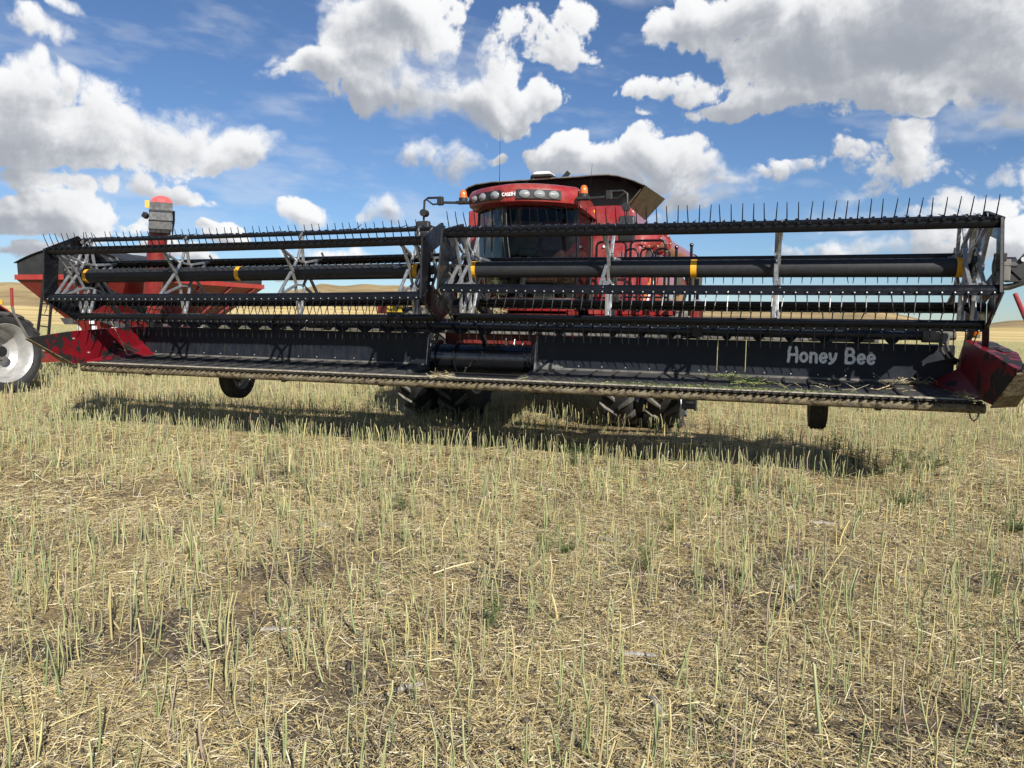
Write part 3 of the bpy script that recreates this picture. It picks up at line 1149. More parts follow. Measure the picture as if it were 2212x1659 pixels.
# right (near) divider
XR = 5.47
mb = MB()
inner = [(XR - 0.02, 0.80, 1.525), (XR, -0.27, 1.408), (XR + 0.05, -0.80, 1.305), (XR, -0.32, 0.955), (XR - 0.02, 0.95, 1.00)]
outer = [(XR + 0.28, 0.95, 1.515), (XR + 0.27, 0.02, 1.425), (XR + 0.13, -0.74, 1.30), (XR + 0.24, -0.05, 0.95), (XR + 0.28, 0.95, 1.00)]
mb.add(inner + outer, [(0, 1, 3, 4), (1, 2, 3), (5, 9, 8, 6), (6, 8, 7), (0, 5, 6, 1), (1, 6, 7, 2), (2, 7, 8, 3), (3, 8, 9, 4), (4, 9, 5, 0)])
divR = mb.build('end_divider', WORN, header, bevel=0.004, label='dark red right end divider box with slotted top plate')
for (a, b, c, d) in (((5.53, 0.62), (5.70, 0.60), (5.68, 0.30), (5.55, 0.26)), ((5.58, 0.20), (5.70, 0.18), (5.69, 0.02), (5.60, -0.02))):
    zf = lambda q: 1.525 - (0.80 - q[1]) * 0.1095 + 0.0035
    MB().prism([(q[0], q[1], zf(q) - 0.004) for q in (a, b, c, d)], (0, 0, 0.006)).build('top_slot', LAMPBACK, divR, bevel=0.002)
MB().prism([(XR - 0.002, 0.92, 1.24), (XR - 0.27, 1.04, 1.045), (XR - 0.03, -0.05, 0.985)], (0, 0.006, -0.012)).build('ramp_plate', WORN, divR)
MB().loft([[(XR - 0.01, -0.30, 0.925), (XR + 0.27, -0.04, 0.925), (XR + 0.27, -0.05, 0.94), (XR - 0.01, -0.31, 0.94)],
           [(XR + 0.00, -0.56, 1.06), (XR + 0.22, -0.42, 1.06), (XR + 0.22, -0.43, 1.075), (XR + 0.00, -0.57, 1.075)],
           [(XR + 0.04, -0.82, 1.27), (XR + 0.14, -0.76, 1.27), (XR + 0.14, -0.76, 1.285), (XR + 0.04, -0.82, 1.285)]]).build('nose_skid', MUD, divR)
MB().path([(XR + 0.085, -0.60, 1.20), (XR + 0.09, -0.78, 1.31), (XR + 0.12, -0.84, 1.42), (XR + 0.13, -0.82, 1.58), (XR + 0.10, -0.72, 1.74)], 0.017, 8).build('divider_rod', GREY, divR, smooth=True)
MB().path([(XR + 0.10, -0.72, 1.74), (XR + 0.05, -0.58, 1.95)], 0.019, 10).build('rod_tip', RED, divR, smooth=True)
MB().box((5.62, 1.16, 1.62), (0.12, 0.05, 0.15)).build('amber_lamp_housing', GREY, divR, bevel=0.008)
lb = MB().lathe_x([(0, 0.0), (0, 0.055), (0.02, 0.055), (0.045, 0.03), (0.055, 0.0)], 16)
al = lb.build('amber_lens', AMBER, divR, smooth=True)
al.matrix_basis = Matrix.Translation((5.62, 1.13, 1.62)) @ Matrix.Rotation(rad(-90), 4, 'Z')
MB().path([(5.36, -0.02, 0.85), (5.37, -0.03, 0.80), (5.40, -0.03, 0.77), (5.43, -0.02, 0.80), (5.44, -0.01, 0.85)], 0.008, 6).build('hanging_chain', ROPE, divR)

# --- reel bats, tines, spiders and end shields
RB = {1: (-0.39, 2.58), 0: (-0.50, 1.995), 5: (-0.08, 1.685), 4: (0.43, 1.865), 3: (0.53, 2.36), 2: (0.12, 2.695)}
LBt = {1: (-0.28, 2.49), 0: (-0.31, 1.89), 5: (0.14, 1.64), 4: (0.60, 1.86), 3: (0.65, 2.405), 2: (0.20, 2.69)}
TINE_DIR = {1: (-0.42, 0.91), 2: (0.985, 0.17), 3: (0.25, -0.97), 4: (0.34, -0.94), 5: (0.0, -1.0), 0: (-0.45, -0.89)}
TLEN = 0.205
tine_meshes = {}


def tine_mesh(k):
    if k not in tine_meshes:
        dy, dz = TINE_DIR[k]
        d = Vector((0, dy, dz))
        t = MB()
        t.path([d * -0.02, d * 0.05, d * 0.14 + Vector((0, -0.006 * dz, 0)), d * TLEN], [0.0075, 0.0060, 0.0052, 0.0038], 5)
        t.box((0, 0, 0), (0.026, 0.030, 0.026))
        me = t.mesh('tine')
        recalc(me)
        me.materials.append(BLACK)
        tine_meshes[k] = me
    return tine_meshes[k]


def make_reel(axis_y, axis_z, slope, bats, x0, x1, xt0, xt1, spiders, single, label):
    xm = 0.5 * (x0 + x1)

    def zz(x, z):
        return z + slope * (x - xm)

    reel = MB().cyl((xt0, axis_y, zz(xt0, axis_z)), (xt1, axis_y, zz(xt1, axis_z)), 0.092, n=28).build('reel', TUBE, header, smooth=True, label=label)
    for x in (xt0 + 0.045, 0.5 * (xt0 + xt1), xt1 - 0.045):
        MB().lathe_x([(-0.031, 0.09), (-0.031, 0.0945), (0.031, 0.0945), (0.031, 0.09)], 28, (x, axis_y, zz(x, axis_z))).build('yellow_band', YELLOW, reel, smooth=True)
    # bats
    for k, (by, bz) in bats.items():
        dy, dz = TINE_DIR[k]
        dd = Vector((0, dy, dz))
        nn = Vector((0, -dz, dy))
        if nn.y > 0:
            nn = -nn
        c0, c1 = Vector((x0, by, zz(x0, bz))), Vector((x1, by, zz(x1, bz)))
        mb = MB()
        sec = []
        for q in range(12):                       # rounded bat tube, flattened
            a = 2 * math.pi * q / 12
            sec.append(dd * (0.040 * math.copysign(abs(math.sin(a)) ** 0.55, math.sin(a))) + nn * (0.026 * math.copysign(abs(math.cos(a)) ** 0.7, math.cos(a))))
        secs_ = [c0.lerp(c1, t) - Vector((0, 0, 0.010 * 4 * t * (1 - t))) for t in np.linspace(0, 1, 9)]
        mb.loft([[q_ + s for s in sec] for q_ in secs_])
        fl = [dd * 0.038 + nn * 0.010, dd * 0.068 + nn * 0.010, dd * 0.068 + nn * 0.018, dd * 0.038 + nn * 0.018]
        mb.loft([[q_ + s for s in fl] for q_ in secs_])
        mb.build('bat', BLACK, reel, smooth=True)
        # tines
        n = int((x1 - x0 - 0.10) / 0.101)
        rest = MB()
        bolts = MB()
        for i in range(n + 1):
            x = x0 + 0.05 + (x1 - x0 - 0.10) * i / n
            ts_ = (x - x0) / (x1 - x0)
            base = Vector((x, by, zz(x, bz) - 0.010 * 4 * ts_ * (1 - ts_))) + dd * 0.056 + nn * 0.022
            bent = random.random() < 0.05
            R = Matrix.Rotation(random.gauss(0, 0.16 if bent else 0.045), 4, 'Y') @ Matrix.Rotation(random.gauss(0, 0.18 if bent else 0.05), 4, 'X')
            M = Matrix.Translation(base) @ R
            if k in single:
                o = bpy.data.objects.new('tine', tine_mesh(k))
                COL.objects.link(o)
                o.parent = reel
                o.matrix_basis = M
            else:
                me = tine_mesh(k)
                rest.add([M @ q.co for q in me.vertices], [tuple(p.vertices) for p in me.polygons])
            bp = base + nn * 0.018
            bolts.path([bp - nn * 0.004, bp + nn * 0.006], 0.0065, 6)
        if k not in single:
            o = rest.build('tine_row', BLACK, reel, fix=False)
            o['kind'] = 'stuff'
        if k in (0, 5, 4, 3):
            bolts.build('bolt_row', BOLT, reel)['kind'] = 'stuff'
    # spiders: six pointed stars of galvanised bar round the tube
    order = [0, 1, 2, 3, 4, 5]
    ang = {k: math.atan2(bz - axis_z, -(by - axis_y)) for k, (by, bz) in bats.items()}
    for (sx, rin) in spiders:
        inner = {}
        for k in order:
            a, b = ang[k], ang[(k + 1) % 6]
            d = (b - a + math.pi) % (2 * math.pi) - math.pi
            am = a + d / 2
            inner[k] = Vector((sx, axis_y - rin * math.cos(am), zz(sx, axis_z) + rin * math.sin(am)))
        for k in order:
            by, bz = bats[k]
            tip = Vector((sx, by, zz(sx, bz)))
            tip = tip + (Vector((sx, axis_y, zz(sx, axis_z))) - tip) * 0.06
            for j, q in enumerate((inner[k], inner[(k - 1) % 6])):
                off = Vector((0.014 * (1 if j else -1), 0, 0))
                MB().beam(tip + off, q + off, 0.026, 0.033, up=(1, 0, 0)).build('spider_arm', GALV, reel, bevel=0.003)
            dd = Vector((0, TINE_DIR[k][0], TINE_DIR[k][1]))
            MB().beam(tip + (tip - Vector((sx, axis_y, zz(sx, axis_z)))).normalized() * 0.05 + Vector((0.03, 0, 0)), tip - Vector((-0.03, 0, 0.0)) - dd * 0.09, 0.028, 0.012, up=(1, 0, 0)).build('pivot_strap', GALV, reel)
        for k in order:
            a, b = inner[k], inner[(k + 1) % 6]
            MB().beam(a, b, 0.024, 0.030, up=(1, 0, 0)).build('hub_link', GALV, reel, bevel=0.002)
    # end hubs
    for xe, s in ((xt0, -1), (xt1, 1)):
        hb = MB().cyl((xe, axis_y, zz(xe, axis_z)), (xe + s * 0.16, axis_y, zz(xe, axis_z)), 0.045, n=14)
        hb.lathe_x([(-0.012, 0.05), (0.012, 0.05), (0.012, 0.15), (-0.012, 0.15)], 24, (xe + s * 0.05, axis_y + 0.03, zz(xe, axis_z)))
        for q in range(5):
            a = 2 * math.pi * q / 5 + 0.4
            hb.box((xe + s * 0.08, axis_y + 0.03 + 0.13 * math.cos(a), zz(xe, axis_z) + 0.13 * math.sin(a)), (0.06, 0.06, 0.05))
        hb.build('end_hub', BLACKD, reel, smooth=False, bevel=0.004)
    # end shields: six plates in a ring
    for xe in (x0 - 0.015, x1 + 0.015):
        ctr = Vector((xe, axis_y, zz(xe, axis_z)))
        outer, innr = [], []
        for k in order:
            by, bz = bats[k]
            v = Vector((xe, by, zz(xe, bz))) - ctr
            outer.append(ctr + v * 1.13)
            innr.append(ctr + v * 0.64)
        for k in range(6):
            j = (k + 1) % 6
            lap = 0.004 if k % 2 else -0.004
            e = (outer[j] - outer[k]) * 0.0
            MB().prism([outer[k] + Vector((lap, 0, 0)), outer[j] + Vector((lap, 0, 0)), innr[j] + Vector((lap, 0, 0)), innr[k] + Vector((lap, 0, 0))], (0.004, 0, 0)).build('shield_plate', BLACK, reel)
            # folded outer flange
            mid = (outer[k] + outer[j]) / 2 - ctr
            nrm = mid.normalized()
            MB().prism([outer[k] + Vector((-0.028, 0, 0)) - nrm * 0.001, outer[j] + Vector((-0.028, 0, 0)) - nrm * 0.001, outer[j] + Vector((-0.006, 0, 0)) - nrm * 0.001, outer[k] + Vector((-0.006, 0, 0)) - nrm * 0.001], -nrm * 0.004).build('shield_flange', BLACKD, reel)
    return reel


reelR = make_reel(0.016, 2.22, 0.0, RB, 0.12, 5.42, 0.255, 5.245, [(0.19, 0.20), (0.30, 0.19), (1.87, 0.17), (3.57, 0.17), (5.22, 0.19), (5.33, 0.20)], {0, 1, 4, 5}, 'right half of the pick-up reel, six black bats round a dark tube')
reelL = make_reel(0.15, 2.19, 0.0105, LBt, -5.72, -0.20, -5.55, -0.44, [(-5.62, 0.20), (-5.50, 0.19), (-3.87, 0.17), (-2.10, 0.17), (-0.50, 0.19), (-0.33, 0.20)], {1}, 'left half of the pick-up reel, reaching to the worn red divider')
MB().box((-0.72, 0.065, 2.262), (0.07, 0.012, 0.04), Matrix.Rotation(rad(-35), 4, 'X').to_3x3()).build('maker_plate', GALV, reelL)

# --- reel arms and the drive at the near end
for x, y0 in ((-5.83, 0.15), (-0.035, 0.08), (5.56, 0.016)):
    arm = MB().beam((x, 1.50, 1.70), (x, y0 + 0.05, 2.16), 0.075, 0.12).build('reel_arm', BLACKD, header, bevel=0.008)
    MB().box((x, y0, 2.19), (0.10, 0.16, 0.20)).build('reel_bearing', GREY, arm, bevel=0.01)
    MB().beam((x, 1.46, 1.20), (x, 0.75, 1.86), 0.05, 0.05).build('lift_cylinder', BLACKD, arm)
drive = MB().cyl((5.49, 0.02, 2.23), (5.66, 0.02, 2.23), 0.085, n=14)
drive.cyl((5.80, 0.02, 2.25), (6.05, 0.02, 2.25), 0.07, n=16).cyl((5.72, 0.02, 2.25), (5.80, 0.02, 2.25), 0.09, n=16)
drive.box((5.52, -0.05, 2.31), (0.10, 0.05, 0.07)).box((5.66, -0.02, 2.12), (0.16, 0.05, 0.08))
drv = drive.build('reel_drive_motor', BLACKD, header, bevel=0.006)
MB().prism([(5.60, -0.06, 2.20), (5.72, -0.06, 2.36), (5.78, -0.06, 2.36), (5.80, -0.06, 2.17), (5.70, -0.06, 2.10)], (0, 0.014, 0)).build('drive_bracket', BLACKD, drv, bevel=0.003)
MB().cyl((5.70, -0.085, 2.285), (5.70, -0.06, 2.285), 0.022, n=12).build('drive_bolt', BOLT, drv)
MB().path([(5.52, 0.0, 2.02), (5.62, -0.02, 2.03), (5.72, -0.03, 2.07), (5.80, -0.03, 2.14), (5.84, -0.02, 2.22)], 0.022, 8).path([(5.53, 0.05, 2.04), (5.66, 0.04, 2.06), (5.78, 0.04, 2.12), (5.86, 0.04, 2.20)], 0.016, 8).build('drive_hose', HOSE, drv, smooth=True)
MB().beam((5.60, 0.55, 1.30), (5.50, 0.20, 1.66), 0.06, 0.05).build('arm_strut', BLACKD, divR)
# ---------------------------------------------------------------- wheels
def tyre_profile(R, w, rim):
    h = w / 2
    return [(-h * 0.80, rim * 0.985), (-h * 0.98, rim + (R - rim) * 0.30), (-h, rim + (R - rim) * 0.55), (-h * 0.93, R - (R - rim) * 0.14), (-h * 0.78, R - 0.012), (-h * 0.35, R), (h * 0.35, R),
            (h * 0.78, R - 0.012), (h * 0.93, R - (R - rim) * 0.14), (h, rim + (R - rim) * 0.55), (h * 0.98, rim + (R - rim) * 0.30), (h * 0.80, rim * 0.985)]


def make_wheel(parent, c, R, w, rim, out=1, lugs=0, dish=0.0, n=48, rimmat=None, lugmat=None, lugh=0.045, spin=0.0, name='wheel', label=None):
    """wheel turning about X; 'out' is the outward side"""
    rb = MB()
    h = w / 2
    o = out
    prof = [(o * h * 0.82, rim * 1.03), (o * h * 0.86, rim * 1.00), (o * h * 0.70, rim * 0.93), (o * h * 0.30, rim * 0.88), (o * h * (0.1 - dish), rim * 0.80), (o * h * (-0.05 - dish), rim * 0.55), (o * h * (0.05 - dish), rim * 0.30), (o * h * (0.22 - dish), rim * 0.26), (o * h * (0.22 - dish), 0.001),
            (o * h * (0.0 - dish), 0.001), (o * h * (-0.2 - dish), rim * 0.55), (-o * h * 0.3, rim * 0.84), (-o * h * 0.7, rim * 0.90), (-o * h * 0.82, rim * 1.03), (-o * h * 0.80, rim * 0.98), (0, rim * 0.93), (o * h * 0.75, rim * 0.99)]
    rb.lathe_x(prof, n)
    wheel = rb.build(name, rimmat or RIM, parent, smooth=True, label=label)
    wheel.matrix_basis = Matrix.Translation(c) @ Matrix.Rotation(spin, 4, 'X')
    nb = MB()
    for k in range(8):
        a = 2 * math.pi * k / 8
        xx = o * h * (0.06 - dish)
        nb.cyl((xx, rim * 0.40 * math.cos(a), rim * 0.40 * math.sin(a)), (xx + o * 0.03, rim * 0.40 * math.cos(a), rim * 0.40 * math.sin(a)), 0.016, n=6)
    nb.build('wheel_nuts', GREY, wheel)['kind'] = 'stuff'
    t = MB().lathe_x(tyre_profile(R, w, rim), n)
    t.build('tyre', RUBBER, wheel, smooth=True)
    if lugs:
        for s in (-1, 1):
            lm = None
            mb = MB()
            secs = []
            for q in range(5):
                u = q / 4
                x = s * (0.02 + u * h * 0.99)
                ang = (u ** 0.9) * 0.42 * h / R * 2.0
                rr = R - 0.008 - (max(0, u - 0.72) ** 1.6) * 0.55 * (R - rim)
                top = rr + lugh * (1 - 0.15 * u)
                wd = 0.030 + 0.026 * u
                ring = []
                for da, r_ in ((-wd * 1.25, rr - 0.02), (wd * 1.25, rr - 0.02), (wd * 0.80, top), (-wd * 0.80, top)):
                    a = ang + da / R
                    ring.append((x, r_ * math.sin(a), r_ * math.cos(a)))
                secs.append(ring)
            mb.loft(secs)
            for k in range(lugs):
                M = Matrix.Rotation(2 * math.pi * (k + (0.5 if s > 0 else 0)) / lugs, 4, 'X')
                if lm is None:
                    lm = mb.build('tread_lug', lugmat or LUG, wheel, bevel=0.006)
                    lm.matrix_basis = M
                else:
                    instance(lm, wheel, M)
    else:
        rb = MB()
        for x in (-0.30, -0.1, 0.1, 0.30):
            rb.lathe_x([(x * w - 0.010, R - 0.004), (x * w - 0.010, R + 0.006), (x * w + 0.010, R + 0.006), (x * w + 0.010, R - 0.004)], n)
        rb.build('tread_ribs', RUBBER, wheel, smooth=True)
    return wheel


# gauge wheels under the header
for x, zc, lab in ((-3.95, 0.755, 'left gauge wheel hanging under the header'), (4.10, 0.775, 'right gauge wheel hanging under the header, seen edge on')):
    gw = make_wheel(header, (x, 1.30, zc), 0.325, 0.20, 0.185, out=1, n=36, name='gauge_wheel', label=lab)
    MB().beam((x + 0.16, 1.30, zc), (x + 0.16, 1.42, 1.0), 0.04, 0.07, up=(0, 1, 0)).build('wheel_arm', BLACKD, header)
    MB().cyl((x - 0.02, 1.30, zc), (x + 0.17, 1.30, zc), 0.03, n=10).build('wheel_axle', BLACKD, header, smooth=True)
    MB().box((x, 1.22, 0.90), (0.30, 0.36, 0.05)).build('wheel_mount', BLACKD, header, bevel=0.01)

# ==== COMBINE
comb = thing('combine_harvester', (0, 5.2, 0), 'red combine harvester with black grain tank flaps, facing the camera behind its header', 'combine')
# --- wheels
for x, o in ((-2.06, -1), (-1.37, -1), (1.37, 1), (2.06, 1)):
    make_wheel(comb, (x, 4.08, 0.93), 0.905, 0.50, 0.56, out=o, lugs=17, rimmat=WHITE if abs(x) > 2 else None, dish=-0.1 if abs(x) > 2 else -0.5, spin=random.uniform(0, 0.3), name='drive_wheel')
for x, o in ((-1.35, -1), (1.35, 1)):
    make_wheel(comb, (x, 8.9, 0.68), 0.66, 0.45, 0.36, out=o, lugs=16, n=36, name='rear_wheel')
MB().cyl((-1.9, 4.08, 0.93), (1.9, 4.08, 0.93), 0.13, n=14).box((0, 4.08, 0.95), (1.7, 0.36, 0.34)).build('drive_axle', BLACKD, comb, bevel=0.01)
MB().box((0, 8.9, 0.72), (2.4, 0.18, 0.18)).build('rear_axle', BLACKD, comb, bevel=0.01)
# --- chassis and tank
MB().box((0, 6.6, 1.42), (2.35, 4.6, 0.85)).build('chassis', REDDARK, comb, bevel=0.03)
tank = MB()
tank.prism([(-1.46, 4.30, 1.60), (-1.46, 4.30, 3.40), (-1.40, 4.30, 3.52), (1.27, 4.30, 3.54), (1.40, 4.30, 3.44), (1.44, 4.30, 1.60)], (0, 2.9, 0))
tk = tank.build('grain_tank', REDF, comb, bevel=0.03)
MB().box((0.985, 4.275, 2.785), (0.56, 0.03, 1.48)).build('service_door', REDF, tk, bevel=0.02)
MB().box((0.97, 4.252, 2.62), (0.13, 0.012, 0.012)).build('door_crease', REDF, tk)
MB().cyl((0.93, 4.262, 2.87), (0.93, 4.235, 2.87), 0.022, n=10).build('door_latch', WHITE, tk)
MB().box((0.725, 4.258, 3.405), (0.062, 0.003, 0.12)).build('warning_sticker', YELDEC, tk)
MB().prism([(0.705, 4.2545, 3.415), (0.745, 4.2545, 3.415), (0.725, 4.2545, 3.452)], (0, 0.002, 0)).box((0.725, 4.2555, 3.375), (0.010, 0.002, 0.03)).build('warning_symbol', LAMPBACK, tk)
MB().box((-1.20, 4.26, 2.70), (0.50, 0.06, 1.62)).build('left_front_panel', RED, tk, bevel=0.05)
# rear body with engine deck
MB().prism([(-1.42, 7.2, 1.2), (-1.42, 7.2, 3.30), (-1.42, 9.2, 3.22), (-1.42, 10.0, 2.6), (-1.42, 10.0, 1.5), (-1.42, 9.2, 1.2)], (2.84, 0, 0)).build('rear_body', RED, comb, bevel=0.04)
# bulged side shields
for s in (-1, 1):
    mb = MB()
    rings = []
    for y, g_ in ((4.72, 0.55), (4.80, 0.90), (5.2, 1.0), (7.5, 1.0), (8.9, 0.95), (9.3, 0.7)):
        rg = []
        for k in range(9):
            t = k / 8
            z = 1.72 + 0.95 * t * (0.86 + 0.14 * g_)
            bx = 1.45 + 0.40 * g_ * math.sin(math.pi * min(1, 0.18 + 0.82 * (1 - t) ** 0.75) * 0.98) ** 0.6
            rg.append((s * bx, y, z))
        rg += [(s * 1.40, y, 2.66), (s * 1.40, y, 1.72)]
        rings.append(rg)
    mb.loft(rings)
    sp = mb.build('side_shield', REDF, comb, smooth=True, bevel=0.0)
    if s > 0:
        MB().prism([(1.852, 5.0, 2.06), (1.862, 5.0, 2.22), (1.862, 6.4, 2.22), (1.852, 6.4, 2.06)], (0.004, 0, 0)).build('grey_stripe', DECALG, sp)
        MB().prism([(1.50, 4.715, 1.95), (1.54, 4.715, 1.95), (1.66, 4.715, 2.38), (1.61, 4.715, 2.38)], (0, 0.003, 0)).build('orange_swoosh', DECALO, sp)
        MB().prism([(1.56, 4.7145, 1.95), (1.60, 4.7145, 1.95), (1.70, 4.7145, 2.34), (1.67, 4.7145, 2.34)], (0, 0.003, 0)).build('white_swoosh', DECALW, sp)
    MB().box((s * 1.66, 5.6, 1.45), (0.34, 2.0, 0.36)).build('lower_side_panel', RED, comb, bevel=0.03)
# --- tank extension flaps
top = [(-1.60, 3.87), (-1.52, 3.925), (-1.35, 3.965), (-1.1, 3.985), (-0.88, 3.99), (0.0, 4.01), (0.55, 4.02), (0.65, 4.03), (0.95, 4.03), (1.13, 4.00), (1.33, 3.94), (1.52, 3.86)]
bot = [(-1.30, 3.50), (-1.2, 3.50), (-1.1, 3.50), (-1.0, 3.50), (-0.88, 3.50), (0.0, 3.50), (0.4, 3.50), (0.6, 3.50), (0.8, 3.50), (1.0, 3.50), (1.1, 3.50), (1.22, 3.50)]


def flap_front(u, v):
    i = u * (len(top) - 1)
    k = min(int(i), len(top) - 2)
    f = i - k
    tx, tz = top[k][0] * (1 - f) + top[k + 1][0] * f, top[k][1] * (1 - f) + top[k + 1][1] * f
    bx, bz = bot[k][0] * (1 - f) + bot[k + 1][0] * f, bot[k][1] * (1 - f) + bot[k + 1][1] * f
    x = bx * (1 - v) + tx * v
    z = bz * (1 - v) + tz * v
    y = 4.42 - 0.12 * v + 0.10 * math.sin(math.pi * v) + 0.25 * max(0, abs(x) - 1.2)
    return (x, y, z), (0, -1, -0.25)


ext = MB().sheet(flap_front, 22, 6, 0.012).build('front_extension_flap', FLAP, comb, smooth=True)
MB().path([(q[0], 4.30 + 0.25 * max(0, abs(q[0]) - 1.2), q[1]) for q in top], 0.012, 6).build('flap_rim', GREY, ext, smooth=True)
MB().prism([(1.54, 4.40, 3.86), (1.60, 6.55, 3.96), (1.20, 6.45, 3.50), (1.22, 4.45, 3.50)], (-0.014, 0, 0.006)).build('right_extension_flap', FLAP_BOUNCE, comb)
MB().prism([(-1.62, 4.40, 3.87), (-1.62, 6.5, 3.95), (-1.25, 6.45, 3.50), (-1.30, 4.45, 3.50)], (0.014, 0, 0.006)).build('left_extension_flap', FLAP, comb)
MB().prism([(-1.60, 6.56, 3.95), (1.58, 6.57, 3.96), (1.2, 6.47, 3.50), (-1.25, 6.47, 3.50)], (0, -0.014, 0)).build('rear_extension_flap', FLAP, comb)
MB().beam((1.53, 4.38, 3.855), (1.20, 4.62, 3.50), 0.02, 0.03).build('corner_strap', FLAP, comb)
# --- cab
def ws_y(x):
    return 2.45 + 0.5 * (x / 0.75) ** 2


def ws(u, v):
    x = -0.765 + 1.53 * u
    z = 2.0 + 1.34 * v
    g_ = 1.0 * x / 0.75 / 0.75
    return (x, ws_y(x) - 0.03 * math.sin(math.pi * v), z), (g_, -1, 0)


glass = MB().sheet(ws, 24, 6, 0.006).build('windshield', GLASS, comb, smooth=True)
for s in (-1, 1):
    MB().sheet(lambda u, v, s=s: ((s * (0.775 - 0.035 * u), 3.02 + 1.10 * u, 2.02 + 1.30 * v), (s, 0, 0)), 2, 2, 0.006).build('side_window', GLASS, comb)
    MB().path([(s * 0.775, 2.99, 1.95), (s * 0.785, 2.98, 2.7), (s * 0.775, 2.99, 3.38)], 0.024, 8).build('front_pillar', BLACK, comb, smooth=True)
    MB().box((s * 0.715, 4.16, 2.68), (0.085, 0.10, 1.45)).build('rear_pillar', BLACKD, comb, bevel=0.012)
MB().box((0, 3.45, 1.93), (1.52, 1.55, 0.10)).build('cab_floor', INTERIOR, comb, bevel=0.02)
MB().box((0, 4.20, 2.35), (1.38, 0.05, 0.75)).build('cab_rear_wall', INTERIOR, comb)
MB().box((-0.42, 4.20, 3.02), (0.5, 0.05, 0.62)).build('cab_rear_trim', LIGHTINT, comb)
MB().box((0, 3.55, 3.33), (1.45, 1.35, 0.06)).build('cab_headliner', INTERIOR, comb)
MB().box((-0.66, 3.65, 2.65), (0.03, 0.75, 1.2)).build('door_trim', LIGHTINT, comb, bevel=0.01)


def seat(x, y, w, h, lab):
    st = MB().box((x, y, 2.30), (w, 0.50, 0.14)).build('seat', SEATM, comb, bevel=0.05, label=lab)
    MB().box((x, y + 0.26, 2.30 + 0.07 + h / 2), (w * 0.98, 0.15, h)).build('seat_back', SEATM, st, bevel=0.07)
    MB().box((x, y + 0.02, 2.10), (w * 0.6, 0.36, 0.30)).build('seat_base', INTERIOR, st, bevel=0.02)


seat(0.12, 3.62, 0.52, 0.42, 'dark red driver seat behind the windshield')
seat(0.58, 3.66, 0.30, 0.40, 'small dark red trainer seat by the right hand door')
st = MB().path([(-0.10, 3.0, 2.0), (-0.06, 3.08, 2.4), (0.0, 3.14, 2.62)], 0.05, 10).build('steering_column', INTERIOR, comb, smooth=True)
MB().path([Vector((0.0, 3.15, 2.66)) + Matrix.Rotation(rad(-22), 3, 'X') @ Vector((0.20 * math.cos(a), 0.20 * math.sin(a), 0)) for a in np.linspace(0, 2 * math.pi, 24, endpoint=False)], 0.016, 6, closed=True).build('steering_wheel', BLACK, st, smooth=True)
MB().box((-0.45, 3.02, 2.36), (0.26, 0.05, 0.20), Matrix.Rotation(rad(20), 3, 'Z')).box((-0.28, 2.95, 2.42), (0.12, 0.04, 0.14)).build('monitor', BLACK, comb, bevel=0.01)
for x0, x1 in ((-0.28, -0.22), (-0.20, -0.14)):
    MB().path([(x0 + 0.04, ws_y(x0) - 0.045, 3.30), (x0 + 0.06, ws_y(x0) - 0.055, 2.95), (x0 + 0.14, ws_y(x0) - 0.05, 2.35)], 0.010, 6).build('wiper', LAMPBACK, comb, smooth=True)
MB().path([(-0.76, 2.93, 3.28), (-0.6, 2.72, 3.31), (-0.35, 2.50, 3.325)], 0.014, 6).build('wiper_blade', BLACK, comb, smooth=True)
MB().path([(0.10, 2.42, 3.325), (0.35, 2.50, 3.31), (0.62, 2.72, 3.27)], 0.014, 6).build('wiper_blade', LAMPBACK, comb, smooth=True)


# roof with its lamp visor
def vis_y(x):
    return 2.25 + 0.45 * (x / 0.82) ** 2


def rim_loop(k, z, grow):
    pts = []
    for i in range(25):
        x = (-0.84 + 1.68 * i / 24) * grow
        pts.append((x, vis_y(x / grow) + k, z))
    pts += [(0.80 * grow, 3.5, z), (0.74 * grow, 4.26, z), (-0.74 * grow, 4.26, z), (-0.80 * grow, 3.5, z)]
    return pts


roof = MB()
roof.loft([rim_loop(0.10, 3.30, 0.97), rim_loop(0.02, 3.335, 1.0), rim_loop(0.0, 3.42, 1.01), rim_loop(0.015, 3.52, 1.0), rim_loop(0.06, 3.575, 0.97), rim_loop(0.25, 3.62, 0.88), rim_loop(0.6, 3.64, 0.6)])
rf = roof.build('cab_roof', RED, comb, smooth=True)


def curved_plate(xa, xb, za, zb, off, name, mat, parent, r=0.03):
    def fn(u, v):
        x = xa + (xb - xa) * u
        z = za + (zb - za) * v
        return (x, vis_y(x) - off, z), (2 * 0.45 * x / 0.82 / 0.82, -1, 0)
    return MB().sheet(fn, 14, 3, 0.012).build(name, mat, parent, smooth=True, bevel=0.004)


curved_plate(-0.735, -0.165, 3.365, 3.495, 0.014, 'lamp_panel', LAMPBACK, rf)
curved_plate(0.055, 0.645, 3.365, 3.495, 0.014, 'lamp_panel', LAMPBACK, rf)
for x in (-0.675, -0.505, -0.277, 0.172, 0.369, 0.548):
    z = 3.428
    nrm = Vector((2 * 0.45 * x / 0.82 / 0.82, -1, 0)).normalized()
    rxs = 0.078 if abs(x) < 0.6 else 0.066
    lampm = MB().lathe_x([(0, 0.0), (0, rxs), (0.008, rxs), (0.026, rxs * 0.72), (0.036, 0.0)], 24)
    lo = lampm.build('work_lamp', CLEAR, rf, smooth=True)
    ang = math.atan2(nrm.y, nrm.x)
    lo.matrix_basis = Matrix.Translation(Vector((x, vis_y(x), z)) + nrm * 0.012) @ Matrix.Rotation(ang, 4, 'Z') @ Matrix.Diagonal((1, 1, 0.74, 1))
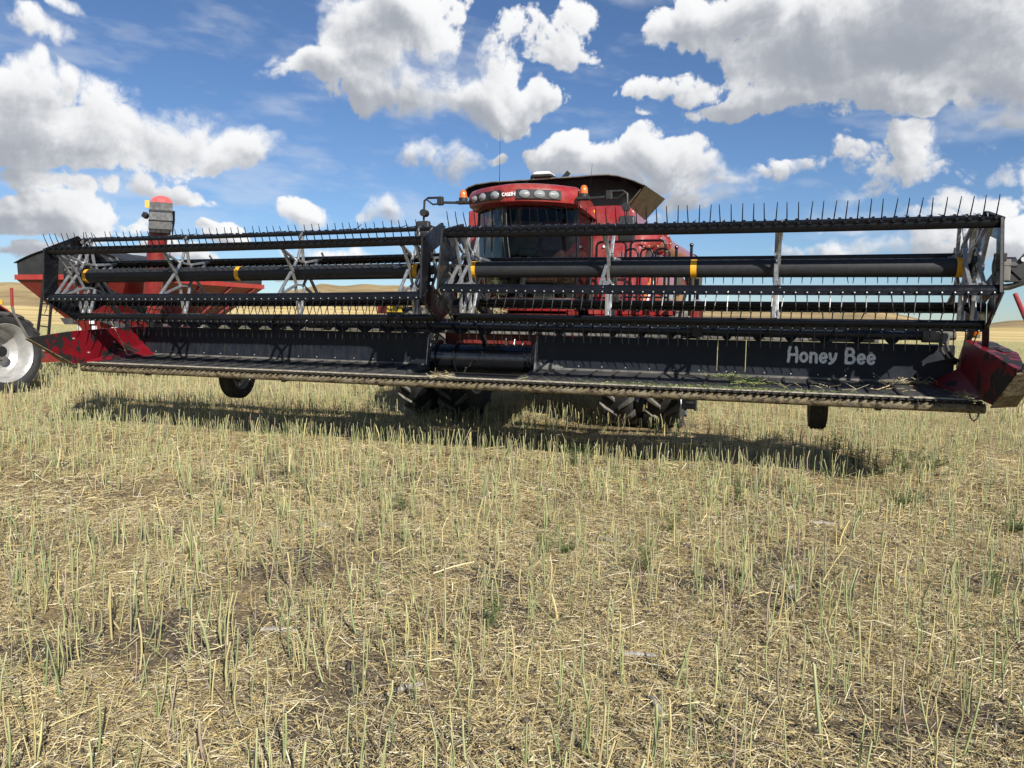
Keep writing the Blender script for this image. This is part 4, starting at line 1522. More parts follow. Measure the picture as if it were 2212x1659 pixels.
lettering('roof_lettering', 'CASE', 0.068, Matrix.Translation((-0.155, vis_y(-0.05) - 0.009, 3.405)) @ Matrix.Rotation(rad(90), 4, 'X'), DECALW, rf, depth=0.004, offset=0.0015, width=0.130)
lettering('roof_lettering', 'IH', 0.080, Matrix.Translation((-0.018, vis_y(0.0) - 0.009, 3.405)) @ Matrix.Rotation(rad(90), 4, 'X'), DECALW, rf, depth=0.004, offset=0.0012, width=0.062)
MB().prism([(-0.86, 2.9, 3.30), (-0.86, 4.25, 3.30), (-0.80, 4.25, 3.40), (-0.82, 2.9, 3.38)], (0.05, 0, 0)).build('roof_side_lip', RED, rf, bevel=0.008)
MB().prism([(0.86, 2.9, 3.30), (0.80, 4.25, 3.30), (0.76, 4.25, 3.42), (0.82, 2.9, 3.38)], (-0.05, 0, 0)).build('roof_side_lip', RED, rf, bevel=0.008)
# beacons and mirror arms
for s in (-1, 1):
    x = 0.93 * s
    am = MB().beam((s * 0.80, 2.72, 3.40), (s * 1.34, 2.70, 3.42), 0.05, 0.035).box((x, 2.70, 3.405), (0.20, 0.14, 0.04)).build('mirror_arm', LAMPBACK, comb, bevel=0.008, label='black mirror arm on the %s of the cab' % ('left' if s < 0 else 'right'))
    MB().box((s * 1.30, 2.69, 3.44), (0.09, 0.07, 0.13)).build('arm_clamp', LAMPBACK, am, bevel=0.01)
    MB().path([(s * 1.30, 2.69, 3.49), (s * 1.50, 2.68, 3.49), (s * 1.56, 2.68, 3.45), (s * 1.57, 2.68, 3.20), (s * 1.57, 2.68, 3.10)], 0.018, 8).path([(s * 1.30, 2.69, 3.40), (s * 1.42, 2.68, 3.39), (s * 1.53, 2.68, 3.47)], 0.014, 6).build('arm_tube', LAMPBACK, am, smooth=True)
    mirror = MB().loft([[(s * 1.57 + a * 0.11, 2.66 + b, 2.77 + 0.0) for a, b in ((-1, -.03), (1, -.03), (1, .05), (-1, .05))], [(s * 1.57 + a * 0.125, 2.64 + b, 2.95) for a, b in ((-1, -.05), (1, -.05), (1, .06), (-1, .06))], [(s * 1.57 + a * 0.11, 2.66 + b, 3.14) for a, b in ((-1, -.04), (1, -.04), (1, .05), (-1, .05))]])
    mirror.build('mirror', LAMPBACK, am, bevel=0.025)
    MB().cyl((s * 1.55, 2.60, 3.26), (s * 1.55, 2.72, 3.26), 0.055, n=16).build('marker_lamp', LAMPBACK, am, smooth=True)
    bc = MB().lathe_x([(0, 0.0), (0, 0.066), (0.045, 0.066), (0.05, 0.058), (0.05, 0.0)], 20)
    bo = bc.build('beacon', LAMPBACK, comb, smooth=True, label='amber beacon on the %s mirror arm' % ('left' if s < 0 else 'right'))
    bo.matrix_basis = Matrix.Translation((x, 2.70, 3.425)) @ Matrix.Rotation(rad(-90), 4, 'Y')
    dl = MB().lathe_x([(0.05, 0.0), (0.05, 0.059), (0.10, 0.057), (0.14, 0.048), (0.165, 0.030), (0.175, 0.0)], 20)
    dl.build('beacon_lens', AMBER, bo, smooth=True)
for q, r_ in (((-0.53, 3.2, 3.60), 4.54), ((0.69, 4.15, 2.95), 4.20)):
    MB().path([q, (q[0], q[1], r_ - 0.5), (q[0] + (0.03 if q[0] > 0 else 0.0), q[1], r_)], [0.006, 0.0035, 0.0025], 5).build('antenna', BLACK, comb, smooth=True)
MB().path([(-0.45, 3.3, 3.62), (-0.30, 4.2, 4.0)], 0.006, 5).build('stay_wire', BLACK, comb)
MB().path([(-0.36, 4.36, 3.98), (-0.36, 4.36, 4.07)], 0.022, 8).build('tank_lamp_post', BLACKD, comb)
gp = MB().box((-0.16, 4.42, 4.055), (0.36, 0.34, 0.04)).build('receiver_mount', BLACKD, comb, bevel=0.01)
MB().loft([[(-0.16 + a * 0.15, 4.42 + b * 0.16, 4.075) for a, b in ((-1, -1), (1, -1), (1, 1), (-1, 1))], [(-0.16 + a * 0.15, 4.42 + b * 0.16, 4.105) for a, b in ((-1, -1), (1, -1), (1, 1), (-1, 1))], [(-0.16 + a * 0.11, 4.42 + b * 0.12, 4.13) for a, b in ((-1, -1), (1, -1), (1, 1), (-1, 1))]]).build('receiver_dome', WHITE, gp, bevel=0.015)
MB().beam((0.16, 4.45, 4.02), (0.26, 4.45, 4.13), 0.05, 0.07).build('tank_bracket', BLACKD, comb, bevel=0.006)
# --- cab nose, feeder house
nose = MB().loft([[(-0.70, 2.72, 1.955), (0.70, 2.72, 1.955), (0.78, 3.0, 1.955), (-0.78, 3.0, 1.955)], [(-0.70, 2.68, 1.985), (0.70, 2.68, 1.985), (0.78, 3.0, 1.985), (-0.78, 3.0, 1.985)]])
nose.build('cab_sill', RED, comb, bevel=0.008)
MB().box((0.25, 2.78, 1.835), (1.1, 0.06, 0.09)).build('lower_bumper', RED, comb, bevel=0.015)
fh = MB().loft([[(-0.74, 1.60, 0.98), (0.74, 1.60, 0.98), (0.74, 1.60, 1.52), (-0.74, 1.60, 1.52)], [(-0.66, 3.7, 1.15), (0.66, 3.7, 1.15), (0.66, 3.7, 1.92), (-0.66, 3.7, 1.92)]])
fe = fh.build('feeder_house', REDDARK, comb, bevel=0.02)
MB().box((0.03, 1.56, 1.405), (1.42, 0.05, 0.20)).build('feeder_face', REDDARK, fe, bevel=0.006)
MB().box((0.12, 1.52, 1.385), (1.10, 0.03, 0.12)).build('feeder_cover', REDDARK, fe, bevel=0.006)
MB().box((0, 1.64, 1.10), (1.46, 0.04, 0.50)).build('feeder_throat', LAMPBACK, fe)
MB().path([(-0.62, 1.75, 1.50), (-0.5, 1.8, 1.72), (-0.42, 2.2, 1.85), (-0.4, 2.7, 1.9)], 0.022, 8).path([(-0.55, 1.75, 1.50), (-0.43, 1.8, 1.70), (-0.36, 2.2, 1.82), (-0.33, 2.7, 1.9)], 0.020, 8).path([(-0.48, 1.72, 1.50), (-0.36, 1.78, 1.66), (-0.28, 2.2, 1.80), (-0.28, 2.7, 1.88)], 0.018, 8).build('hydraulic_lines', HOSE, fe, smooth=True)
# --- platform, rails, ladder
pl = MB().box((1.50, 3.95, 1.815), (1.32, 0.72, 0.11)).build('platform', RED, comb, bevel=0.01)
MB().box((1.20, 3.575, 1.78), (0.14, 0.04, 0.17)).build('platform_bracket', BLACKD, pl, bevel=0.005)
MB().box((1.50, 3.58, 1.72), (1.1, 0.03, 0.06)).build('platform_lip', RED, pl)


def loop_rail(xa, xb, y, z0, z1, r=0.019):
    k = 0.07
    MB().path([(xa, y, z0), (xa, y, z1 - k), (xa + k * 0.3, y, z1 - k * 0.3), (xa + k, y, z1), (xb - k, y, z1), (xb - k * 0.3, y, z1 - k * 0.3), (xb, y, z1 - k), (xb, y, z0)], r, 8).build('handrail', BLACK, comb, smooth=True)


loop_rail(0.94, 1.40, 3.62, 1.86, 2.88)
loop_rail(1.47, 2.00, 3.62, 1.86, 2.89)
for xa, xb in ((1.46, 1.65), (1.69, 1.87), (1.91, 2.11)):
    loop_rail(xa, xb, 3.22, 1.80, 2.73, 0.016)
    MB().cyl((xa, 3.22, 2.02), (xb, 3.22, 2.02), 0.014, n=8).build('rail_bar', BLACK, comb, smooth=True)
for x, zt in ((2.23, 2.71), (2.44, 2.74)):
    MB().path([(x, 3.02, 1.75), (x, 3.02, zt)], 0.020, 8).build('grab_post', BLACK, comb, smooth=True)
    kb = MB().lathe_x([(-0.03, 0.001), (-0.02, 0.024), (0, 0.032), (0.02, 0.024), (0.03, 0.001)], 12, (x, 3.02, zt + 0.015)).build('post_knob', BLACK, comb, smooth=True)
MB().path([(2.30, 3.02, 1.72), (2.41, 3.03, 2.20)], 0.022, 8).build('grab_brace', BLACK, comb, smooth=True)
MB().box((2.53, 3.04, 2.10), (0.07, 0.05, 0.36)).build('ladder_post', BLACK, comb)
MB().box((2.53, 3.02, 1.85), (0.085, 0.08, 0.24)).build('ladder_post_foot', REDDARK, comb, bevel=0.006)
MB().cyl((2.47, 3.02, 1.965), (2.59, 3.02, 1.965), 0.022, n=8).build('ladder_pin', GALV, comb)
ld = MB().box((2.42, 3.2, 1.05), (0.04, 0.10, 1.35)).box((2.56, 3.2, 1.05), (0.04, 0.10, 1.35))
ldo = ld.build('ladder', BLACKD, comb, bevel=0.004)
for z in (0.50, 0.80, 1.10, 1.40):
    MB().box((2.49, 3.18, z), (0.12, 0.20, 0.03)).build('ladder_step', BLACKD, ldo)
MB().box((2.47, 3.12, 0.60), (0.20, 0.05, 0.40)).build('ladder_shield', BLACK, comb, bevel=0.006)


def chain(p0, p1, sag, n, parent, r=0.006, name='safety_chain'):
    mb = MB()
    p0, p1 = Vector(p0), Vector(p1)
    pts = [p0.lerp(p1, t) - Vector((0, 0, sag * 4 * t * (1 - t))) for t in np.linspace(0, 1, n + 1)]
    for i in range(n):
        a, b = pts[i], pts[i + 1]
        d = (b - a).normalized()
        s = d.cross(Vector((0, 1, 0.3))).normalized() if i % 2 else d.cross(Vector((0.3, 0, 1))).normalized()
        m_ = (a + b) / 2
        L = (b - a).length * 0.66
        mb.path([m_ + d * L * math.cos(q) + s * 0.014 * math.sin(q) for q in np.linspace(0, 2 * math.pi, 8, endpoint=False)], r, 4, closed=True)
    return mb.build(name, ROPE, parent)


chain((0.74, 3.30, 2.63), (0.94, 3.62, 2.66), 0.16, 16, comb)
chain((0.775, 3.0, 2.70), (0.80, 3.15, 2.52), 0.03, 6, comb)
# --- unloading auger folded back along the side
ua = MB().path([(1.28, 5.0, 2.40), (1.30, 5.0, 2.78), (1.38, 5.05, 3.02), (1.52, 5.3, 3.10)], 0.175, 18).path([(1.52, 5.3, 3.10), (1.88, 9.2, 2.98)], 0.165, 18).build('unloading_auger', REDF, comb, smooth=True)
for p_, d_ in (((1.36, 5.03, 2.98), (0.3, 0.1, 0.9)), ((1.53, 5.35, 3.10), (0.1, 1, -0.03)), ((1.60, 6.1, 3.08), (0.1, 1, -0.03))):
    d_ = Vector(d_).normalized()
    p_ = Vector(p_)
    MB().cyl(p_ - d_ * 0.02, p_ + d_ * 0.02, 0.205, n=20).build('auger_flange', RED, ua, smooth=True)
    fb = MB()
    s_ = d_.orthogonal().normalized()
    t_ = d_.cross(s_)
    for q in range(8):
        c_ = p_ + (s_ * math.cos(q * math.pi / 4) + t_ * math.sin(q * math.pi / 4)) * 0.188
        fb.cyl(c_ - d_ * 0.035, c_ + d_ * 0.035, 0.014, n=6)
    fb.build('flange_bolts', BOLT, ua)['kind'] = 'stuff'
MB().cyl((1.875, 9.15, 2.98), (1.89, 9.32, 2.975), 0.185, n=18).build('auger_end_ring', BLACK, ua, smooth=True)
MB().path([(1.89, 9.30, 2.98), (1.90, 9.55, 2.90), (1.90, 9.66, 2.70), (1.90, 9.68, 2.40)], [0.17, 0.19, 0.20, 0.18], 16).build('auger_spout', SPOUT, ua, smooth=True)
hang = MB().path([(1.74, 6.9, 2.58), (1.76, 6.9, 2.30), (1.76, 6.9, 2.16)], [0.17, 0.185, 0.12], 16).build('auger_cradle', SPOUT, comb, smooth=True)
chain((1.62, 6.70, 2.66), (1.92, 6.70, 2.66), 0.22, 16, comb, name='cradle_chain')
YELMARK = paint('yellow_marker', (0.48, 0.33, 0.03), 0.5, var=0.15)
# --- wide load markers either side
for s, x0, x1 in ((-1, -2.2, -3.34), (1, 2.05, 2.50)):
    mk = MB().beam((x0 * 0.55, 4.62, 1.82), (x1 + s * -0.12, 4.60, 1.80), 0.07, 0.12).build('marker_arm', BLACKD, comb, bevel=0.005, label='black marker lamp arm reaching out to the %s' % ('left' if s < 0 else 'right'))
    xe = x1
    MB().box((xe - s * 0.09, 4.58, 1.805), (0.20, 0.10, 0.16)).build('red_marker_lens', REDLENS, mk, bevel=0.01)
    MB().box((xe - s * 0.34, 4.54, 1.815), (0.30, 0.05, 0.12)).build('yellow_marker_lens', YELMARK, mk, bevel=0.006)
    MB().box((xe - s * 0.34, 4.60, 1.805), (0.33, 0.08, 0.20)).build('marker_backing', LAMPBACK, mk)
MB().box((1.95, 5.2, 1.55), (0.45, 0.5, 0.32)).build('fuel_tank', BLACKD, comb, bevel=0.06)

# ==== GRAIN CART
CX0, CX1, CY0, CY1, CZ = -15.5, -11.8, 7.2, 12.75, 2.56
cart = thing('grain_cart', (-13.65, 10.0, 0), 'red grain cart with black sideboards and raised unloading auger, behind the left of the header', 'grain cart')


def rect(x0, x1, y0, y1, z):
    return [(x0, y0, z), (x1, y0, z), (x1, y1, z), (x0, y1, z)]


hop = MB().loft([rect(CX0 + 1.35, CX1 - 1.2, CY0 + 1.3, CY1 - 1.6, 1.05), rect(CX0 + 1.15, CX1 - 1.0, CY0 + 0.55, CY1 - 1.1, 1.42), rect(CX0, CX1, CY0, CY1, CZ - 0.06)])
ho = hop.build('hopper', REDCART, cart, bevel=0.01)
rimb = MB()
for a, b in (((CX0, CY0), (CX1, CY0)), ((CX1, CY0), (CX1, CY1)), ((CX1, CY1), (CX0, CY1)), ((CX0, CY1), (CX0, CY0))):
    rimb.beam((a[0], a[1], CZ), (b[0], b[1], CZ), 0.09, 0.13)
REDRIM = paint('cart_rim_red', (0.34, 0.030, 0.022), 0.5, var=0.1, dust=0.2)
rimb.build('hopper_rim', REDRIM, ho)
MB().loft([rect(CX0 + 0.03, CX1 - 0.03, CY0 + 0.03, CY1 - 0.03, CZ + 0.065), rect(CX0 + 0.02, CX1 - 0.02, CY0 + 0.02, CY1 - 0.02, CZ + 0.30 + 0.08)]).build('sideboard', BOARD, cart, bevel=0.008)


def tarp(u, v):
    x = CX0 - 0.03 + (CX1 - CX0 + 0.06) * u
    y = CY0 - 0.03 + (CY1 - CY0 + 0.06) * v
    h_ = 0.42 * (1 - abs(2 * u - 1) ** 1.8) * (1 - 0.55 * v) + 0.01 * math.sin(v * 40)
    return (x, y, 2.945 + h_), (0, 0, 1)


MB().sheet(tarp, 18, 24, 0.02).build('tarp', BOARD, cart, smooth=True)
# gable under the tarp at the front
gp_ = [(CX0 + 0.02 + (CX1 - CX0 - 0.04) * u, CY0 + 0.03, 2.94 + 0.41 * (1 - abs(2 * u - 1) ** 1.8)) for u in np.linspace(0, 1, 15)]
MB().prism(gp_, (0, 0.02, 0)).build('tarp_gable', BOARD, cart)
# ribs on the near side
for y in (8.6, 9.9, 11.2, 12.3):
    MB().beam((CX1 + 0.005, y, CZ - 0.08), (CX1 - 0.95, y * 0.55 + 10.0 * 0.45, 1.46), 0.05, 0.06).build('hopper_rib', REDCART, ho)
# lower front compartment and legs
MB().loft([rect(-12.80, -11.9, 7.25, 8.4, 0.62), rect(-13.45, -11.6, 6.95, 8.6, 1.66)]).build('front_sump', REDCART, cart, bevel=0.02)
MB().loft([rect(-13.4, -10.75, 7.35, 8.6, 0.85), rect(-13.2, -10.95, 7.35, 8.6, 1.38)]).build('auger_sump', REDCART, cart, bevel=0.02)
MB().loft([rect(-12.75, -12.05, 9.2, 11.6, 0.55), rect(-12.75, -12.05, 9.0, 11.8, 0.80)]).build('undercarriage', REDCART, cart, bevel=0.02)
for (x, y) in ((-15.1, 10.0), (-12.2, 10.0)):
    make_wheel(cart, (x, y, 0.83), 0.82, 0.62, 0.45, out=1, lugs=16, n=36, name='cart_wheel', rimmat=WHITE, lugmat=LUGD)
MB().cyl((-15.1, 10.0, 0.83), (-12.2, 10.0, 0.83), 0.12, n=12).build('cart_axle', REDCART, cart)
tg = MB().beam((-13.9, 7.4, 0.55), (-13.72, 4.55, 0.50), 0.24, 0.26).beam((-12.9, 7.4, 0.55), (-13.55, 4.7, 0.50), 0.16, 0.20).build('tongue', REDCART, cart, bevel=0.012)
MB().beam((-12.9, 7.1, 0.62), (-11.5, 7.1, 0.62), 0.16, 0.16).build('front_crossbeam', REDCART, cart, bevel=0.01)
# auger
au = MB().path([(-11.05, 7.35, 0.95), (-10.92, 7.06, 1.45), (-10.88, 7.0, 1.70), (-10.60, 7.0, 3.60)], 0.215, 20).build('cart_auger', REDCART, cart, smooth=True)
MB().cyl((-10.87, 7.0, 1.80), (-10.84, 7.0, 1.98), 0.245, n=20).build('auger_joint', REDCART, au, smooth=True)
cdir = Vector((CAM.x + 10.55, CAM.y - 7.0, 0)).normalized()
cs = Vector((-cdir.y, cdir.x, 0))
HB_ = Vector((-10.55, 7.0, 0))
upv = Vector((0.085, 0.0, 1.0)).normalized()


def hp(a, b, z):
    return HB_ + cs * a + cdir * b + upv * (z - 3.6) + Vector((0, 0, 3.6))


def hsec(z, w, f, bk):
    return [hp(-w, f, z), hp(w, f, z), hp(w, -bk, z), hp(-w, -bk, z)]


hd = MB().loft([hsec(3.66, 0.255, 0.36, 0.22), hsec(3.88, 0.252, 0.34, 0.22), hsec(4.18, 0.248, 0.29, 0.22), hsec(4.30, 0.245, 0.28, 0.22)])
hdo = hd.build('auger_head', HEAD, au, bevel=0.008)
MB().loft([hsec(3.58, 0.235, 0.33, 0.20), hsec(3.659, 0.235, 0.34, 0.20)]).build('spout_mouth', LAMPBACK, au)
for z in (3.86, 4.08, 4.10):
    MB().loft([hsec(z, 0.262, 0.37 if z < 4 else 0.33, 0.225), hsec(z + 0.018, 0.262, 0.37 if z < 4 else 0.33, 0.225)]).build('head_seam', BOARD, au)
cap = [hp(0.24 * math.cos(a), 0.20, 4.30 + 0.17 * math.sin(a)) for a in np.linspace(0, math.pi, 15)]
MB().prism(cap, -cdir * 0.40).build('head_cap', REDTOP, au, bevel=0.012)
MB().box(hp(0.0, 0.225, 4.345), (0.20, 0.05, 0.09), Matrix((tuple(cs), tuple(cdir), (0, 0, 1))).transposed()).build('cap_bracket', REDTOP, au, bevel=0.01)
MB().box(hp(0.0, 0.26, 4.275), (0.24, 0.03, 0.06), Matrix((tuple(cs), tuple(cdir), (0, 0, 1))).transposed()).build('cap_recess', REDDARK, au)
MB().box(hp(-0.31, 0.1, 4.26), (0.09, 0.05, 0.17), Matrix((tuple(cs), tuple(cdir), (0, 0, 1))).transposed()).build('side_plate', YELLOW, au)
MB().box(hp(-0.33, 0.2, 3.98), (0.13, 0.12, 0.13), Matrix.Rotation(rad(35), 3, 'Y')).build('spout_lamp', LAMPBACK, au, bevel=0.02)
MB().path([hp(0.28, 0.1, 4.14), hp(0.29, 0.1, 3.9), hp(0.27, 0.1, 3.5), hp(0.22, 0.2, 2.9), hp(0.12, 0.24, 2.4)], [0.028, 0.028, 0.012, 0.010, 0.010], 8).build('spout_cylinder', BLACK, au, smooth=True)
# ladder on the front corner
lad = MB().beam((-14.62, 6.95, 0.60), (-14.30, 7.02, 2.52), 0.05, 0.05, up=(0, 1, 0)).beam((-14.22, 6.95, 0.55), (-14.00, 7.02, 2.52), 0.05, 0.05, up=(0, 1, 0))
ldc = lad.build('cart_ladder', BLACKD, cart)
for i in range(7):
    t = 0.06 + i * 0.15
    a, b = Vector((-14.62, 6.95, 0.60)).lerp(Vector((-14.30, 7.02, 2.52)), t), Vector((-14.22, 6.95, 0.55)).lerp(Vector((-14.00, 7.02, 2.52)), t)
    MB().beam(a, b, 0.03, 0.03).build('ladder_rung', BLACKD, ldc)
bd = MB().prism([(-14.35, 7.62, 1.33), (-12.6, 7.62, 1.33), (-12.6, 7.62, 1.50), (-14.50, 7.62, 1.50)], (0, 0.012, 0)).build('name_board', HEAD, cart)
lettering('name_lettering', 'Unverferth', 0.17, Matrix.Translation((-14.05, 7.612, 1.355)) @ Matrix.Rotation(rad(90), 4, 'X'), LAMPBACK, bd, depth=0.003, offset=0.003)
stk = MB()
for dx_, dz_ in ((0, 0.0), (0.02, -0.15), (0.03, -0.26)):
    stk.box((-12.72 + dx_, 6.97 + dx_ - dz_ * 0.25, 1.42 + dz_), (0.16, 0.004, 0.10 if dz_ > -.2 else 0.06))
stk.build('safety_stickers', DECALW, cart)['kind'] = 'stuff'
MB().cyl((-11.9, 6.9, 0.98), (-11.9, 6.9, 1.30), 0.09, n=16).build('oil_filter', WHITE, cart, smooth=True)
MB().cyl((-12.25, 6.9, 0.96), (-12.25, 6.9, 1.12), 0.07, n=14).box((-12.0, 6.9, 0.97), (0.4, 0.14, 0.10)).build('filter_base', WHITE, cart, smooth=True)
for k_ in range(3):
    MB().path([(-11.9, 7.0, 1.9 + 0.05 * k_), (-11.3, 6.92, 1.86 + 0.04 * k_), (-11.0 + 0.1 * k_, 6.8, 1.65), (-10.7, 6.8, 1.35)], 0.022, 6).build('cart_hose', HOSE, cart, smooth=True)
MB().beam((-12.4, 6.95, 1.50), (-10.3, 6.9, 0.98), 0.10, 0.12).build('fold_arm', HEAD, cart, bevel=0.008)

# ==== TRACTOR
trac = thing('tractor', (-13.5, 1.6, 0), 'red tractor at the left edge, dual rear wheels with silver rims showing', 'tractor')
for x in (-11.10, -11.80, -15.20, -15.90):
    o = 1 if x > -13.5 else -1
    make_wheel(trac, (x, 3.18, 0.82), 0.80, 0.50, 0.585, out=o, lugs=20, dish=0.75 if abs(x + 13.5) > 2.3 else -0.4, name='rear_wheel', lugh=0.04, lugmat=LUGD)
for x in (-12.45, -14.55):
    make_wheel(trac, (x, 0.45, 0.66), 0.65, 0.42, 0.42, out=1 if x > -13.5 else -1, lugs=16, n=36, name='front_wheel', lugmat=LUGD)
MB().cyl((-16.0, 3.18, 0.85), (-11.0, 3.18, 0.85), 0.11, n=12).box((-13.5, 2.6, 0.85), (0.9, 2.4, 0.6)).build('rear_axle_housing', BLACKD, trac, bevel=0.02)
MB().prism([(-13.95, -0.7, 0.9), (-13.95, -0.7, 1.6), (-13.95, -0.4, 1.85), (-13.95, 1.9, 2.05), (-13.95, 1.9, 0.9)], (0.9, 0, 0)).build('hood', RED, trac, bevel=0.06)
cb = MB().loft([rect(-14.35, -12.65, 1.9, 3.7, 1.5), rect(-14.4, -12.6, 1.95, 3.75, 2.3), rect(-14.25, -12.75, 2.1, 3.6, 3.0)]).build('tractor_cab', GLASS, trac)
MB().loft([rect(-14.40, -12.60, 1.85, 3.80, 3.0), rect(-14.30, -12.70, 2.0, 3.7, 3.18)]).build('tractor_roof', RED, trac, bevel=0.04)
for x in (-14.3, -12.7):
    for y in (2.0, 3.68):
        MB().beam((x, y, 1.5), (x, y, 3.02), 0.07, 0.07, up=(0, 1, 0)).build('cab_post', BLACKD, trac)
MB().box((-13.5, 2.8, 1.35), (1.7, 1.9, 0.35)).build('cab_deck', BLACKD, trac, bevel=0.03)
for s in (-1, 1):
    xc = -13.5 + s * 1.62
    MB().sheet(lambda u, v, s=s, xc=xc: ((xc + s * 0.32 * (2 * u - 1), 3.18 + 1.05 * math.cos(rad(-10 + 150 * v)), 0.85 + 1.02 * math.sin(rad(-10 + 150 * v))), (0, math.cos(rad(-10 + 150 * v)), math.sin(rad(-10 + 150 * v)))), 4, 16, 0.03).build('fender', RED, trac, smooth=True)
    lbx = MB().beam((xc, 3.6, 1.86), (xc + s * 0.72, 3.3, 1.83), 0.05, 0.08).build('lamp_bar', BLACKD, trac)
    MB().box((xc + s * 0.62, 3.24, 1.835), (0.30, 0.04, 0.085), Matrix.Rotation(rad(38), 3, 'Z')).build('amber_bar_lens', YELLOW, lbx)
    MB().box((xc + s * 0.82, 3.12, 1.835), (0.10, 0.05, 0.13), Matrix.Rotation(rad(38), 3, 'Z')).build('red_bar_end', REDLENS, lbx)

# ==== PICKUP
pk = thing('pickup_truck', (-33.0, 27.6, 0), 'white pickup truck parked far off, its hood showing left of the cart', 'pickup', rotz=rad(-18.0 + 180), world=False)
body = MB()
body.prism([(-2.6, -0.95, 0.45), (-2.6, -0.95, 1.10), (-0.55, -0.95, 1.12), (0.95, -0.95, 1.10), (2.3, -0.95, 1.02), (2.45, -0.95, 0.85), (2.45, -0.95, 0.45)], (0, 1.9, 0))
body.build('pickup_body', WHITE, pk, bevel=0.08)
MB().loft([rect(-0.8, 1.05, -0.90, 0.90, 1.10), rect(-0.6, 0.45, -0.74, 0.74, 1.78)]).build('pickup_cab', WHITE, pk, bevel=0.06)
for s in (-1, 1):
    MB().prism([(-0.65, s * 0.885, 1.16), (0.85, s * 0.885, 1.16), (0.42, s * 0.765, 1.68), (-0.52, s * 0.765, 1.68)], (0, s * 0.012, 0)).build('pickup_window', LAMPBACK, pk)
    MB().box((2.44, s * 0.72, 0.86), (0.06, 0.34, 0.16)).build('pickup_headlamp', CLEAR, pk, bevel=0.02)
MB().box((2.45, 0, 0.82), (0.05, 1.0, 0.30)).build('grille', GREY, pk)
MB().box((2.50, 0, 0.52), (0.14, 1.86, 0.18)).build('pickup_bumper', GALV, pk, bevel=0.03)
for x in (-1.7, 1.6):
    for y in (-0.85, 0.85):
        w_ = make_wheel(pk, (x, y, 0.38), 0.38, 0.24, 0.22, n=24, name='pickup_wheel')
        w_.matrix_basis = Matrix.Translation((x, y, 0.38)) @ Matrix.Rotation(rad(90), 4, 'Z')
# ==== VEGETATION
def wedge_points(n_target, r0, r1, dens, half=50.0):
    """random places in front of the camera; dens(r) per square metre"""
    rs, az_ = [], []
    edges = np.geomspace(r0, r1, 60)
    for a, b in zip(edges[:-1], edges[1:]):
        area = math.radians(2 * half) / 2 * (b * b - a * a)
        k = rng.poisson(area * dens(0.5 * (a + b)))
        rs.append(np.sqrt(rng.uniform(a * a, b * b, k)))
        az_.append(rng.uniform(-half, half, k))
    r = np.concatenate(rs)
    a = np.radians(np.concatenate(az_)) - YAW
    return CAM.x + r * np.sin(a), CAM.y + r * np.cos(a), r


def vnoise(x, y, scale, seed):
    t = np.random.default_rng(seed).random((64, 64))
    u, v = x * scale, y * scale
    xi, yi = np.floor(u).astype(int), np.floor(v).astype(int)
    fx, fy = u - xi, v - yi
    fx, fy = fx * fx * (3 - 2 * fx), fy * fy * (3 - 2 * fy)
    g_ = lambda i, j: t[j & 63, i & 63]
    return (g_(xi, yi) * (1 - fx) + g_(xi + 1, yi) * fx) * (1 - fy) + (g_(xi, yi + 1) * (1 - fx) + g_(xi + 1, yi + 1) * fx) * fy


WHEELS = [(x, 4.08, 0.34, 0.62) for x in (-2.06, -1.37, 1.37, 2.06)] + [(-1.35, 8.9, .3, .45), (1.35, 8.9, .3, .45), (-10.95, 3.18, .32, .6), (-11.7, 3.18, .32, .6), (-15.1, 10.0, .36, .6), (-12.2, 10.0, .36, .6)]


def clear_of_wheels(x, y):
    ok = np.ones(len(x), bool)
    for wx, wy, hx, hy in WHEELS:
        ok &= ~((np.abs(x - wx) < hx) & (np.abs(y - wy) < hy))
    return ok


PAL = np.array([(0.255, 0.305, 0.125), (0.330, 0.370, 0.175), (0.200, 0.260, 0.110), (0.470, 0.400, 0.180), (0.560, 0.470, 0.210), (0.420, 0.400, 0.170), (0.330, 0.250, 0.185), (0.270, 0.240, 0.150)])
PALW = np.array([0.24, 0.21, 0.13, 0.12, 0.09, 0.11, 0.06, 0.04])


